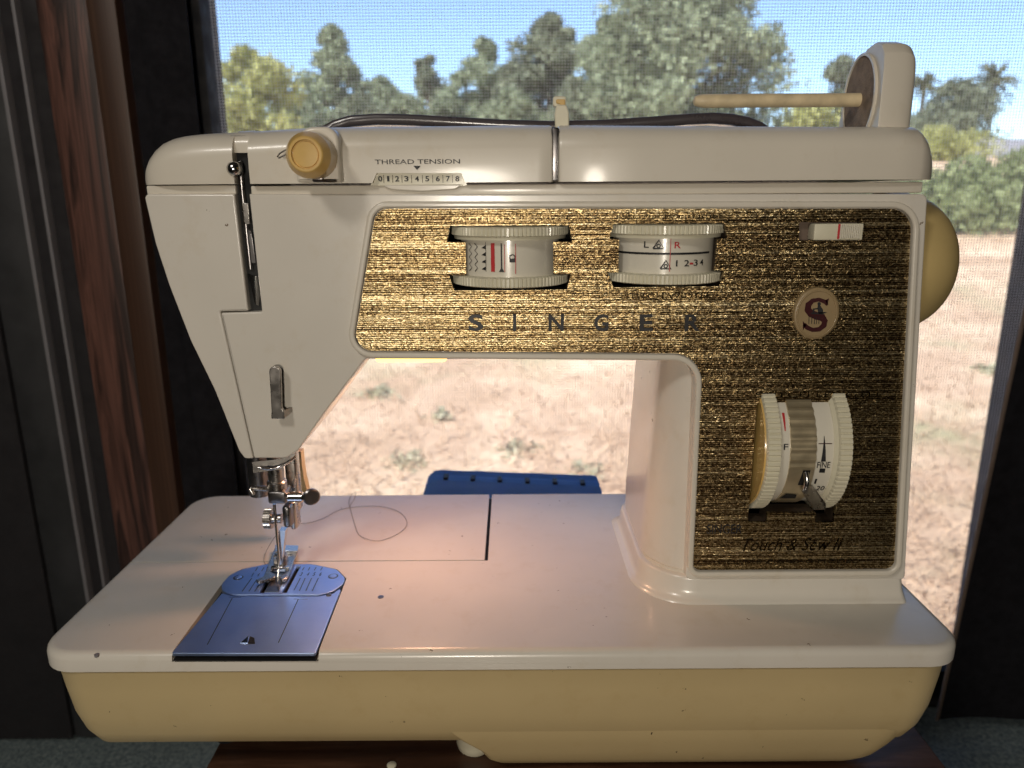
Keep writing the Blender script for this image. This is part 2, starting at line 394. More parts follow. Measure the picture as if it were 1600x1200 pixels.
# ================================================================ SETTING
SLOPE, GZ = .076, -1.70
def ground_z(x, y):
    k = y if y < 130 else 130+60*math.tanh((y-130)/60)
    return GZ+SLOPE*k+.05*math.sin(x*.9+y*.4)*math.sin(y*.7-x*.3)*min(1, max(0, y-2)/6)
def make_ground():
    xs = sorted(set([-400, -200, -120, -80, -50, -35]+[-25+i*1.0 for i in range(66)]+[45, 60, 90, 140, 220, 400]))
    ys = [-3+i*.6 for i in range(50)]+[27+i*2.5 for i in range(28)]+[105, 130, 180, 260, 420, 700]
    vs = [(x, y, ground_z(x, y)) for y in ys for x in xs]; n = len(xs)
    fs = [(j*n+i, j*n+i+1, (j+1)*n+i+1, (j+1)*n+i) for j in range(len(ys)-1) for i in range(n-1)]
    o = raw('ground', vs, fs, 'soil', sharp=180); tag(o, kind='structure')
make_ground()
def make_road():
    vs = []; fs = []
    for i in range(41):
        x = 36+i*1.6; y0 = 68+.12*(x-36); up = min(1, i/7)
        for y, h in ((y0, .05), (y0+6, .6), (y0+6.5, .75), (y0+13, 1.35*up+.1), (y0+24, -.4)): vs.append((x, y, ground_z(x, y)+h*(.25+.75*up) if h > 0 else ground_z(x, y)+h))
    for i in range(40):
        for j in range(4): a = i*5+j; fs.append((a, a+5, a+6, a+1))
    tag(raw('road', vs, fs, 'road', sharp=180), kind='structure')
make_road()

YW = .66
# room shell: window wall round the opening, other walls, ceiling and floor of the dark little room
WX0, WX1, WZ0, WZ1 = -.2475, .47, -.27, .85
def struct(name, *a, **k): return tag(box(name, *a, **k), kind='structure')
struct('window_wall', -1.5, WX0-.015, YW+.012, YW+.06, -1.0, 1.3, 'dark_wall')
ww = bpy.data.objects['window_wall']
for nm, x0, x1, z0, z1 in (('window_wall_right', WX1+.015, 1.5, -1.0, 1.3), ('window_wall_above', WX0-.015, WX1+.015, WZ1+.015, 1.3), ('window_wall_below', WX0-.015, WX1+.015, -1.0, WZ0-.015)):
    struct(nm, x0, x1, YW+.012, YW+.06, z0, z1, 'dark_wall')
struct('ceiling', -1.5, 1.5, -1.9, YW+.06, 1.3, 1.34, 'room')
struct('wall_left', -1.54, -1.5, -1.9, YW+.06, -1.0, 1.3, 'room')
struct('wall_right', 1.5, 1.54, -1.9, YW+.06, -1.0, 1.3, 'room')
struct('wall_back', -1.5, 1.5, -1.94, -1.9, -1.0, 1.3, 'room')
struct('floor', -1.5, 1.5, -1.9, YW+.06, -1.04, -1.0, 'room')
struct('carpet_ledge', -1.49, 1.49, .10, YW+.008, -.37, -.33, 'carpet')

# wood panelling on the window wall
wp = empty('wood_panelling', (-.42, YW, -.33), 'dark brown wood panelling with upright grain and pale trim strips', 'panelling')
YP = .622
def upright(nm, x0, x1, y0, mat, bev=.0015): return box(nm, x0, x1, y0, YW+.010, -.325, .95, mat, wp, bev, 2)
upright('plank', -.3245, -.302, YP-.004, 'wood_edge'); upright('plank', -.3655, -.326, YP, 'wood_wall')
upright('trim_strip', -.3835, -.3805, YP-.002, 'trim', .0008); upright('trim_strip', -.4010, -.3975, YP-.002, 'trim', .0008)
upright('plank', -.3795, -.367, YP+.004, 'dark_wall'); upright('plank', -.3965, -.3845, YP+.004, 'dark_wall')
upright('plank', -.4360, -.4025, YP+.002, 'dark_board'); upright('plank', -.52, -.4375, YP, 'dark_wall')
upright('plank', -.70, -.5215, YP, 'dark_wall')

# window frame and insect screen
wf = empty('window_screen', ((WX0+WX1)/2, YW, WZ0), 'fine grey insect screen in a dark window frame', 'window screen')
for nm, a in (('frame_rail', (WX0-.014, WX0, YW-.016, YW+.012, WZ0, WZ1)), ('frame_rail', (WX1, WX1+.014, YW-.016, YW+.012, WZ0, WZ1)),
              ('frame_rail', (WX0-.014, WX1+.014, YW-.016, YW+.012, WZ1, WZ1+.014)), ('frame_rail', (WX0-.014, WX1+.014, YW-.016, YW+.012, WZ0-.014, WZ0))):
    box(nm, *a, 'frame', wf, .002, 2)
def make_screen(p=.0025, w=.00020):
    vs = []; fs = []
    def wire(a, b, e1, e2):
        i = len(vs)
        for q in (a, b):
            for s1, s2 in ((-1, -1), (1, -1), (1, 1), (-1, 1)): vs.append(q+e1*(s1*w)+e2*(s2*w))
        for k in range(4): fs.append((i+k, i+(k+1) % 4, i+4+(k+1) % 4, i+4+k))
    ex, ey, ez = Vector((1, 0, 0)), Vector((0, 1, 0)), Vector((0, 0, 1)); x = WX0+p/2
    while x < WX1: wire(Vector((x, YW+.004, WZ0)), Vector((x, YW+.004, WZ1)), ex, ey); x += p
    z = WZ0+p/2
    while z < WZ1: wire(Vector((WX0, YW+.0045, z)), Vector((WX1, YW+.0045, z)), ez, ey); z += p
    tag(raw('screen_mesh', vs, fs, 'wire', wf, smooth=False), kind='stuff')
make_screen()

# curtains
def curtain(name, label, x0, x1, y, amp, n, z0, z1, hem=None, tilt=0.0):
    root = empty(name, ((x0+x1)/2, y, z0), label, 'curtain'); vs = []; fs = []; NX, NZ = 90, 14
    def pt(i, j, dy=0):
        s = i/NX; z = z0+(z1-z0)*j/NZ; x = x0+(x1-x0)*s+tilt*(z+.194)*(1-s)
        return (x+.004*math.sin(z*5+s*9)*s*(1-s)*4, y+dy+amp*math.sin(s*n*2*math.pi+.6*math.sin(z*3)), z)
    for dy in (0, .0016):
        for j in range(NZ+1):
            for i in range(NX+1): vs.append(pt(i, j, dy))
    w = NX+1; off = w*(NZ+1)
    for j in range(NZ):
        for i in range(NX):
            a = j*w+i; fs.append((a, a+1, a+w+1, a+w)); fs.append((off+a, off+a+w, off+a+w+1, off+a+1))
    for j in range(NZ):
        a = j*w; fs.append((a, a+w, off+a+w, off+a)); a += NX; fs.append((a, off+a, off+a+w, a+w))
    raw('cloth', vs, fs, 'curtain', root, 180)
    if hem is not None:
        ii = 0 if hem < 0 else NX
        tube('hem', [Vector(pt(ii, j))+Vector((0, -.0005, 0)) for j in range(NZ+1)], .0018, 'hem', root, 8)
    return root
curtain('left_curtain', 'black cloth curtain bunched beside the wood panelling', -.3005, -.2520, .628, .0012, 1.5, -.325, 1.1).name = 'black_curtain'
rc = curtain('black_curtain', 'black cloth curtain with thin brown hem, next to the handwheel side', P(1496, 970, .612).x, .95, .612, .0022, 4.5, -.30, 1.1, -1, .052)

# ---------------------------------------------------------------- trees and plants outside
def leaves(name, pts, size, mat, parent, up=0.0):
    vs = []; fs = []
    for p, s in pts:
        n = Vector((random.gauss(0, 1), random.gauss(0, 1), random.gauss(0, 1)+up)).normalized(); a, e1, e2 = AX(n); q = random.random()*6.3
        d1 = (e1*math.cos(q)+e2*math.sin(q))*size*s; d2 = (e2*math.cos(q)-e1*math.sin(q))*size*s*.55; i = len(vs)
        vs += [p-d1, p+d2*.9-d1*.1, p+d1, p-d2*.9+d1*.1]; fs.append((i, i+1, i+2, i+3))
    me = bpy.data.meshes.new(name); me.from_pydata([tuple(v) for v in vs], [], fs); return finish(name, me, mat, parent, smooth=False)
def tree(name, label, u, D, vtop, halfw, mat, n, leaf, seed, base=None, low=.22, clumps=26, group=None, ragged=1.0):
    random.seed(seed); t = P(u, vtop, D); x = t.x; zb = ground_z(x, D)-.05; H = t.z-zb; hw = halfw/FPX*D/1.06
    root = empty(name, (x, D, zb), label, 'tree', group)
    tr = [Vector((x, D, zb))]
    for k in range(1, 6): tr.append(Vector((x+random.uniform(-.05, .05)*H*.4, D+random.uniform(-.05, .05)*H*.4, zb+H*.82*k/5)))
    tube('trunk', tr, [H*.035*(1-.16*k) for k in range(6)], 'bark', root, 8)
    cl = []
    for k in range(clumps):
        h = low+(1-low)*(k+.5)/clumps; prof = math.sin(math.pi*min(1, (h-low)/(1-low)*.66+.34))**.7
        a = random.random()*6.28; rr = hw*prof*math.sqrt(random.random())*.85
        c = Vector((x+rr*math.cos(a), D+rr*math.sin(a)*.8, zb+H*h*.95)); cr = hw*random.uniform(.30, .52)*ragged*(.6 if h > .85 else 1)
        cl.append((c, cr))
    for c, cr in cl[::3]:
        s = tr[min(4, max(1, int((c.z-zb)/H*4)))]
        tube('limb', [s, (s+c)/2+Vector((0, 0, -.03*H)), c], [H*.014, H*.009, H*.003], 'bark', root, 5)
    pts = []
    for k in range(int(n*1.7)):
        c, cr = random.choice(cl); d = Vector((random.gauss(0, 1), random.gauss(0, 1), random.gauss(0, 1))).normalized()*cr*random.random()**.45
        d.z *= .75; pts.append((c+d, random.uniform(.6, 1.4)))
    leaves('crown', pts, leaf, mat, root)
    return root
tree('leafy_tree', 'yellow-green leafy tree next to the black curtain', 385, 34, 72, 105, 'leaf_yellow', 5200, .15, 1, low=.0, clumps=34, ragged=.8)
tree('gum_tree', 'tall thin grey-green tree behind the tension knob', 515, 42, 30, 72, 'leaf_grey', 5200, .17, 2, low=.0, clumps=34, ragged=.8)
tree('small_tree', 'short dark pointed tree above the raised handle', 668, 55, 80, 55, 'leaf_dark', 3800, .20, 3, low=.0, clumps=26, ragged=.8)
tree('small_tree', 'low pale bushy tree between two darker trees', 590, 50, 122, 75, 'leaf_grey', 3600, .18, 4, low=.0, clumps=26, ragged=.8)
tree('small_tree', 'lowest bushy tree in the gap under the tree tops', 705, 47, 138, 80, 'leaf_grey', 3600, .18, 14, low=.0, clumps=26, ragged=.8)
tree('small_tree', 'medium grey-green tree leaning on the big tree', 755, 52, 56, 72, 'leaf_grey', 5000, .20, 5, low=.0, clumps=32, ragged=.8)
tree('oak_tree', 'dark rounded tree partly hidden by the biggest tree', 862, 48, 18, 95, 'leaf_dark', 8500, .19, 6, low=.0, clumps=46, ragged=.75)
tree('oak_tree', 'biggest grey-green tree, rising out of view behind the spool pin', 1070, 44, -75, 185, 'leaf_grey', 19000, .19, 8, low=.0, clumps=90, ragged=.66)
tree('oak_tree', 'grey-green rounded tree filling in beside the biggest tree', 955, 46, 22, 90, 'leaf_grey', 7000, .19, 16, low=.0, clumps=46, ragged=.75)
tree('small_tree', 'dark tree seen through behind the spool holder', 1322, 62, 82, 66, 'leaf_dark', 4600, .23, 9, low=.0, clumps=28, ragged=.8)
tree('small_tree', 'low yellow-green bush tree under the spool pin', 1262, 58, 158, 75, 'leaf_yellow', 3000, .22, 10, low=.0, clumps=20)
tree('small_tree', 'dark rounded tree between the palms', 1500, 105, 128, 75, 'leaf_dark', 4600, .34, 15, low=.0, clumps=26)
for i, (u, v, h, m, lab) in enumerate(((455, 150, 85, 'leaf_grey', 'low grey-green bushy tree filling the gap by the tension knob'), (560, 148, 80, 'leaf_dark', 'low dark bushy tree at the foot of the tall thin tree'), (640, 150, 85, 'leaf_grey', 'low bushy tree over the left bow of the handle'), (800, 140, 85, 'leaf_grey', 'low bushy tree beside the upright thread guide'), (900, 120, 90, 'leaf_dark', 'bushy dark tree just behind the upright thread guide'))):
    tree('small_tree', lab, u, 40+i, v, h, m, 3000, .16, 70+i, low=.0, clumps=24, ragged=.8)
def palm(label, u, D, vtop, seed, hw):
    random.seed(seed); t = P(u, vtop, D); zb = ground_z(t.x, D)-.05; H = t.z-zb; root = empty('palm_tree', (t.x, D, zb), label, 'palm tree', 'palms beyond the road')
    top = Vector((t.x, D, zb+H*.74)); tube('trunk', [Vector((t.x, D, zb)), Vector((t.x+.1, D, zb+H*.4)), top], [.32, .26, .24], 'bark', root, 8)
    R = hw/FPX*D; pts = []
    for k in range(46):
        a = random.random()*6.28; el = random.uniform(-.9, 1.35); L = R*random.uniform(.75, 1.1)
        for j in range(26):
            s = j/26; r = L*s*math.cos(el); z = L*s*math.sin(el)-.35*L*s*s
            pts.append((top+Vector((r*math.cos(a), r*math.sin(a), z))+Vector((random.gauss(0, .08), random.gauss(0, .08), random.gauss(0, .08))), 1.2-.5*s))
    leaves('crown', pts, .30, 'leaf_palm', root); return root
palm('slim palm tree closest to the spool holder', 1449, 108, 92, 21, 26)
palm('palm tree whose crown stands over the pale road', 1560, 104, 84, 23, 40)
def bush(name, label, u, D, vtop, halfw, mat, n, leaf, seed, cat='shrub', group=None):
    random.seed(seed); t = P(u, vtop, D); x = t.x; zb = ground_z(x, D)-.03; H = t.z-zb; hw = halfw/FPX*D; root = empty(name, (x, D, zb), label, cat, group)
    for k in range(5):
        a = random.random()*6.28; e = Vector((x+hw*.6*math.cos(a), D+hw*.6*math.sin(a), zb+H*.75)); tube('stem', [Vector((x, D, zb)), e], [.02*H+.004, .004], 'bark', root, 5)
    pts = []
    for k in range(int(n*1.8)):
        d = Vector((random.gauss(0, .42), random.gauss(0, .42), 0)); r = min(1, d.length); zz = random.random()**.8*(1-.45*r*r)
        pts.append((Vector((x+d.x*hw, D+d.y*hw, zb+zz*H*(.85+.25*math.sin(d.x*7+seed)))), random.uniform(.6, 1.4)))
    leaves('foliage', pts, leaf, mat, root); return root
SG = 'green shrubs at the edge of the dry grass'
bush('shrub', 'wide green shrub beside the handwheel', 1490, 15.5, 248, 105, 'leaf_shrub', 3200, .075, 31, group=SG)
bush('shrub', 'green shrub rising next to the road', 1590, 17, 236, 100, 'leaf_shrub', 3000, .08, 32, group=SG)
bush('shrub', 'low green shrub at the end of the shrub row', 1680, 16, 250, 100, 'leaf_shrub', 2600, .08, 33, group=SG)
bush('shrub', 'green shrub hidden mostly behind the machine column', 1395, 16.5, 248, 100, 'leaf_shrub', 2600, .08, 34, group=SG)
bush('shrub', 'pale low shrub beyond the road edge', 1480, 60, 196, 70, 'leaf_yellow', 2200, .16, 35, group=SG)
WG = 'small green weeds in the dry grass'
for i, (u, v, w, h) in enumerate(((638, 724, 40, 18), (592, 612, 34, 9), (690, 652, 20, 15), (810, 702, 44, 13), (915, 738, 40, 14), (1545, 580, 34, 12))):
    d = ray(u, v); t = (GZ-CAMZ)/(d.z-SLOPE*d.y); p = CAM+d*t; w_ = w/FPX*p.y
    lab = ('wide', 'small', 'upright', 'rounded', 'leafy', 'low', 'narrow', 'sparse', 'short')[i]+' green weed growing in the dry grass '+('under the arm near the screw', 'below the amber lamp', 'in the middle under the arm', 'over the blue case', 'beside the machine column', 'beside the curtain hem', 'next to the machine column foot', 'far under the arm', 'low beside the bed corner')[i]
    bush('weed', lab, u, p.y, v-h, w, 'leaf_weed', 70, .028*p.y/5, 50+i, 'weed', WG)
def make_grass():
    random.seed(99); vs = []; fs = []
    for k in range(13000):
        y = 2.6+15*random.random()**1.5; x = random.uniform(-.5, .85)*y; z = ground_z(x, y)
        for b in range(3):
            q = random.random()*6.28; h = random.uniform(.02, .09)*(1 if random.random() > .1 else 1.8); wd = random.uniform(.003, .008); le = random.uniform(.04, .20)
            px, py = x+random.gauss(0, .05), y+random.gauss(0, .05); i = len(vs); cx, cy = math.cos(q)*wd, math.sin(q)*wd
            vs += [(px-cx, py-cy, z-.01), (px+cx, py+cy, z-.01), (px+math.cos(q+1)*le, py+math.sin(q+1)*le, z+h)]; fs.append((i, i+1, i+2))
    me = bpy.data.meshes.new('grass'); me.from_pydata(vs, [], fs); o = finish('dry_grass', me, 'straw', smooth=False)
    tag(o, 'pale dry grass covering the sloping field outside', 'grass', kind='stuff')
make_grass()
random.seed(5)

# ---------------------------------------------------------------- table
TZ = -.0810
tb = empty('side_table', (.03, .3, -.33), 'dark walnut table top under the sewing machine', 'table')
tx0, tx1 = G(320, 1200, TZ).x, G(1481, 1200, TZ).x
box('table_top', tx0, tx1, .05, .60, TZ-.022, TZ, 'wood_table', tb, .002, 2)
for x in (tx0+.03, tx1-.03):
    for y in (.115, .56): box('leg', x-.014, x+.014, y-.014, y+.014, -.33, TZ-.022, 'wood_table', tb, .002, 2)
sc = lathe('table_screw', [(.0024, 0), (.0024, .0005), (.0014, .0011)], G(612, 1196, TZ), (0, 0, 1), 'ivory', tb, 16)

# blue ribbed case standing behind the bed
def make_blue():
    Yb = .535; L = P(650, 766, Yb).x; R = P(953, 766, Yb).x; zt0 = P(665, 744, Yb+.026).z; zt1 = P(940, 755, Yb+.026).z
    root = empty('ribbed_case', ((L+R)/2, Yb+.02, TZ), 'blue ribbed plastic case standing behind the machine bed', 'case'); rings = []
    N = 30
    for i in range(N+1):
        s = i/N; x = L+(R-L)*s; zt = zt0+(zt1-zt0)*s
        e = 1.0
        if s < .09: e = .55+.45*math.sqrt(max(0, 1-(1-s/.09)**2))
        if s > .955: e = .62+.38*math.sqrt(max(0, 1-((s-.955)/.045)**2))
        H = (zt-TZ)*e; prof = []; K = 56
        for k in range(K+1):
            q = math.pi*k/K; rr = 1-(.035 if (k % 2) else 0)
            prof.append(Vector((x, Yb+.028-math.copysign(abs(math.cos(q))**.6, math.cos(q))*.034*rr, TZ+H*abs(math.sin(q))**.45*rr)))
        rings.append(prof)
    loft('shell', rings, 'blue_clear', root, 25)
    for u, v in ((697, 741), (739, 743), (781, 745), (824, 747), (867, 748), (910, 750)):
        p = P(u, v+4, Yb+.026); box('notch', p.x-.0018, p.x+.0018, Yb+.022, Yb+.030, p.z-.0012, p.z+.0010, 'ink', root)
make_blue()

# ================================================================ SEWING MACHINE
SM = empty('sewing_machine', (0, .37, TZ), 'cream white sewing machine with gold control panel and tan base', 'sewing machine')

# --- bed: rounded slab
bx0, bx1, by0, by1 = G(195, 882).x-.0005, G(1445, 940).x, .2830, G(450, 772).y
def ring_rect(ins, z, r=.017, n=8):
    q = rounded([(bx0+ins, by0+ins), (bx1-ins, by0+ins), (bx1-ins, by1-ins), (bx0+ins, by1-ins)], max(.004, r-ins), n)
    return [Vector((x, y, z)) for x, y in q]
bed = loft('bed', [ring_rect(i, z) for i, z in ((.003, -.0100), (.0009, -.0096), (0, -.0088), (0, -.0034), (.0004, -.0019), (.0013, -.0008), (.0026, -.0001), (.0040, 0))], 'white', SM, 50)
# grooves of the hinged rear cover, the slide-plate well
yg = G(480, 877).y; xg = G(765, 800).x
sl = BP([(267, 1024), (494, 1024), (536, 915), (540, 904), (526, 890), (487, 882), (416, 882), (377, 890), (346, 915)])
c1 = box('c', bx0-.01, xg+.0009, yg-.0004, yg+.0004, -.0022, .01, 'black'); c2 = box('c', xg-.0010, xg+.0009, yg-.0004, by1+.01, -.004, .01, 'black')
c3 = flat('c', [offset([sl[0], sl[1]]+sl[2:], .0004)], -.0032, .01, 'black')
x0, x1 = B(267, 1024)[0], B(494, 1024)[0]
c4_ = box('c', x0-.0004, x1+.0004, by0-.01, G(380, 1018).y, -.0040, .01, 'black')
cut(bed, [c1, c2, c3, c4_])
well = flat('plate_well', [offset(sl, -.0004)], -.0031, -.0026, 'black', SM)
box('well_front', x0+.0005, x1-.0005, by0+.0022, G(380, 1020).y, -.0039, -.0030, 'black', SM)
box('groove_shadow', xg-.0008, xg+.0007, yg, by1-.003, -.0039, -.0030, 'black', SM)
h = G(595, 933); lathe('oil_hole', [(.0015, -.0002), (.0015, .0002), (.0008, .0003)], h, (0, 0, 1), 'dark_steel', SM, 16)
h = G(145, 1029, -.0005); lathe('bed_plug', [(.0010, -.001), (.0010, .0001)], h+Vector((0, .003, 0)), (0, 0, 1), 'trim', SM, 12)

# --- tan base shell
base = loft('base', [ring_rect(i, z, .022) for i, z in ((.0012, -.0099), (.0014, -.0104), (.0026, -.022), (.0046, -.036), (.0078, -.047), (.0125, -.0555), (.020, -.0610), (.032, -.0630))], 'tan', SM, 50)
def lower_ring(x0_, x1_, y0_, y1_, z, r=.02):
    return [Vector((x, y, z)) for x, y in rounded([(x0_, y0_), (x1_, y0_), (x1_, y1_), (x0_, y1_)], [.004, r, r, .004], 7)]
xa = P(735, 1152, .298).x; xb = P(780, 1196, .303).x
def hr(xl, ins, z): return lower_ring(xl, bx1-ins, by0+ins, by1-ins, z, .021)
loft('motor_housing', [hr(xa-.016, .0072, -.0420), hr(xa-.010, .0082, -.0490), hr(xa-.004, .0102, -.0555), hr(xa+.004, .0130, -.0630), hr(xb-.006, .0165, -.0705), hr(xb-.002, .0205, -.0755), hr(xb+.003, .0260, -.0786)], 'tan', base, 50)
f = P(742, 1180, .318)
lathe('foot', [(.0095, -.056), (.0095, TZ+.006), (.0088, TZ+.0025), (.0065, TZ+.0002), (.003, TZ)], (f.x, .320, 0), (0, 0, 1), 'ivory', base, 28)
for x, y in ((-.15, .33), (-.15, .43), (.0, .44), (.15, .33), (.15, .43)):
    lathe('foot', [(.008, -.056), (.008, TZ+.004), (.006, TZ)], (x, y, 0), (0, 0, 1), 'ink', base, 16)

# --- needle plate and slide plate
def ribbon(nm, a, b, w, z, mat, parent):
    p, q = Vector(B(*a)), Vector(B(*b)); me = strip_mesh([p, q], w)
    for v in me.vertices: v.co.z = z
    return finish(nm, me, mat, parent, smooth=False)
slot1 = BP([(418.8, 902.5), (427, 902.5), (412.4, 928), (405.4, 928)]); slot2 = BP([(463.8, 886), (469.8, 886), (448, 927.6), (440.8, 927.6)]); nslot = BP([(425, 910), (446, 910), (445, 913), (424, 913)])
npo = rounded(BP([(347, 926), (346, 915), (358, 901), (377, 891), (416, 883), (487, 883), (526, 891), (540, 905), (535, 915), (520, 926), (498, 931), (364, 931)]), .009, 6)
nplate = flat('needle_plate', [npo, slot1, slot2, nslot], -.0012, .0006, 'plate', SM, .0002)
so_ = BP([(268, 1022), (493, 1022), (534.5, 917.5), (521, 928.5), (498, 933), (364, 933), (347, 928)])
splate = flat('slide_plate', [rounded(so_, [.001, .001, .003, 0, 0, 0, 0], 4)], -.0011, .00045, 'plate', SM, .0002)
for a, b in (((363, 936), (324, 1009)), ((466, 938), (435, 1006))): ribbon('guide_line', a, b, .0004, .00053, 'ink', splate)
for a, b in (((358, 934.5), (377, 934.5)), ((459, 937.5), (481, 937.5))): ribbon('guide_line', a, b, .0003, .00053, 'chrome', splate)
for L, m in (([(376, 1007), (388.5, 996), (387, 1007)], 'chrome'), ([(387, 1007.5), (391, 996), (397.5, 998.5), (398.6, 1007.5)], 'black')):
    flat('finger_catch', [BP(L)], .0004, .0009 if m == 'chrome' else .00062, m, splate)
for (a, b) in (((475.5, 888), (472.5, 893)), ((484.5, 888), (481.5, 893)), ((494, 888), (491, 893)), ((504, 888), (501, 893)), ((403, 888), (399, 894)), ((413, 888), (409, 894)),
               ((469.5, 905), (459.5, 924)), ((477, 905), (468, 925)), ((487, 905), (478, 925)), ((497.5, 905), (488, 925)), ((393.5, 905), (378.5, 926)), ((401.5, 907), (389, 926)), ((410.5, 907), (398, 926))):
    ribbon('gauge_line', a, b, .0005, .00068, 'dark_steel', nplate)
def flat_text(nm, s, u0, v0, u1, v1, z, mat, parent):
    a = B(u0, v1); b = B(u1, v0); me = fit(text_mesh(s), a[0], b[0], a[1], b[1])
    for v in me.vertices: v.co.z = z
    return finish(nm, me, mat, parent, smooth=False)
for s, u, v in (('5', 392, 897), ('4', 401, 897), ('3', 468, 896), ('4', 478.5, 896), ('5', 488, 896), ('6', 498, 896)): flat_text('gauge_number', s, u, v, u+6, v+5.5, .0007, 'ink', nplate)
for u, v in ((372.5, 904), (520.6, 902)):
    p = G(u, v); lathe('screw', [(.0026, .0003), (.0026, .00066), (.0021, .00068)], (p.x, p.y, 0), (0, 0, 1), 'dark_steel', nplate, 20); lathe('screw', [(.0019, .0003), (.0019, .0008), (.0015, .0009)], (p.x, p.y, 0), (0, 0, 1), 'plate', nplate, 20)
p = G(514, 931); lathe('screw', [(.0014, .0002), (.0014, .0008), (.0006, .0010)], (p.x, p.y, 0), (0, 0, 1), 'dark_steel', splate, 14)
fd = BP([(428, 903), (445, 903), (436, 927), (414, 927)]); flat('feed_plate', [fd], .00055, .00085, 'dark_steel', nplate)

# --- column and its flared foot on the bed
def col_ring(xl, xr, yf, yb, z, r1=.024):
    return [Vector((x, y, z)) for x, y in rounded([(xl, yf), (xr, yf), (xr, yb), (xl, yb)], [r1, .003, .006, .012], 9)]
def col_body(xl, xr, yf, yb, z, r1=.029):
    return [Vector((x, y, z)) for x, y in rounded([(xl, yf), (.098, yf), (.098, .393), (xr, .393), (xr, yb), (xl, yb)], [r1, .001, .001, .003, .006, .012], 12, .92)]
rings = []
for z, xl, xr, yf in ((.0135, .0668, .1885, .3275), (.03, .0670, .1878, .3275), (.06, .0682, .1862, .3275), (.095, .0698, .1842, .3275), (.118, .0712, .183, .3275), (.128, .072, .182, .3275)):
    rings.append(col_body(xl, xr, yf, .418, z))
column = loft('column', rings, 'white', SM, 50)
rings = []
for z, o_ in ((-.0015, .0050), (.0003, .0046), (.0012, .0030), (.0028, .0014), (.0055, .0006), (.0105, 0), (.0116, -.0003), (.0122, -.0012)):
    rings.append(col_ring(.0650-o_, .1908+min(o_, .0012), .3250-o_, .421+o_, z, .026+o_*.6))
loft('column_foot', rings, 'white', column, 50)
loft('column_seam', [col_ring(.0672, .1880, .3285, .417, .0120), col_ring(.0672, .1880, .3285, .417, .0137)], 'white2', column, 50)
# --- arm: cast body with a cavity for the panel
PANEL = rounded(FP([(588, 326), (1424, 326), (1396, 888), (1082, 890), (1098, 552), (552, 548)]), [.0062, .0100, .0042, .0036, .0140, .0076], 8)
mm = .00028
out = FP([(389, 303), (1450, 303), (1414, 906), (1071, 906), (1087, 562), (571, 561), (507, 645), (465, 705), (447, 716), (397, 716), (345, 489), (409, 487)])
outer = rounded(out, [0, .003, .002, .003, .0108, .002, .01, .006, .004, .0008, .0006, .0006], 6)
arm = front('arm', [outer, offset(PANEL, -.0022)], YF, .394, 'white', SM, .0008, 40, 3)
fpo = rounded(FP([(224, 303), (366, 303), (387.5, 486), (343.5, 486.5), (395.6, 717), (382, 717), (373, 705), (335, 610), (297, 532), (264, 447), (242, 380)]), [.002, .0008, .0006, .0006, .0008, .002, .004, .03, .03, .03, .03], 5)
face = front('face_plate', [fpo], YF+.0002, .392, 'white', SM, .0008, 40, 3)
front('arm_chassis', [offset(PANEL, -.003)], .386, .391, 'black', arm)
front('head_interior', [FP([(360, 212), (396, 212), (396, 300), (418, 490), (430, 700), (398, 712), (347, 492), (392, 482), (372, 305), (360, 280)], .3290)], .3290, .385, 'black', arm)
box('top_ledge', F(225.5, 295)[0], F(366, 295)[0], YF+.0018, .402, F(300, 304)[1], F(300, 289.5)[1], 'white2', face, .0006)
box('top_ledge', F(389.5, 295)[0], F(1445, 295)[0], YF+.0018, .402, F(800, 305)[1], F(800, 288)[1], 'white2', arm, .0006)
rim = front('panel_rim', [offset(PANEL, .0030), offset(PANEL, .0002)], YF-.0026, YF+.004, 'white2', SM, .0010, 40, 3)
front('rim_bead', [offset(PANEL, .0062), offset(PANEL, .0034)], YF-.0006, YF+.003, 'white2', rim, .0005, 40, 2) if False else None

# --- gold panel with openings
def mirror_hole(L): return FP(L)
H1 = FP([(703, 353), (889, 352), (894, 378), (864.6, 378), (864.6, 428), (891.5, 428), (885.6, 452.5), (709.7, 454), (702, 429.6), (728.7, 429.6), (727.4, 378.4), (698.5, 378.4)])
H2 = FP([(958, 350), (1131, 348.4), (1135.6, 372), (1120, 373), (1116, 422), (1130, 423.6), (1123, 447), (959, 449), (949, 426), (966, 426), (967, 374), (952, 373)])
H3 = FP([(1248, 347), (1343, 347), (1343, 375.5), (1248, 375.5)])
xL0, xL1, xR0, xR1 = .1122, .1212, .1442, .1532
zt, zb_, zt2, zb2 = F(1200, 630)[1], F(1200, 816)[1], F(1200, 648)[1], F(1200, 801)[1]
H4 = [(xL0, zt), (xL1, zt), (xL1, zt2), (xR0, zt2), (xR0, zt), (xR1, zt), (xR1, zb_), (xR0, zb_), (xR0, zb2), (xL1, zb2), (xL1, zb_), (xL0, zb_)]
YP0 = YF-.0004
panel = front('control_panel', [PANEL, H1, H2, H3, H4], YP0, YP0+.0016, 'gold', SM)
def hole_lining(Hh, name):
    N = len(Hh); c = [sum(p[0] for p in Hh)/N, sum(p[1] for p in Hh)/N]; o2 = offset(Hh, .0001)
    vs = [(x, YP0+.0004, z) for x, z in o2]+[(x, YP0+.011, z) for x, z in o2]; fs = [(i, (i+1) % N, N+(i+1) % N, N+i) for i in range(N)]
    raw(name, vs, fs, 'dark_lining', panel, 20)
for Hh in (H1, H2, H4): hole_lining(Hh, 'opening_wall')
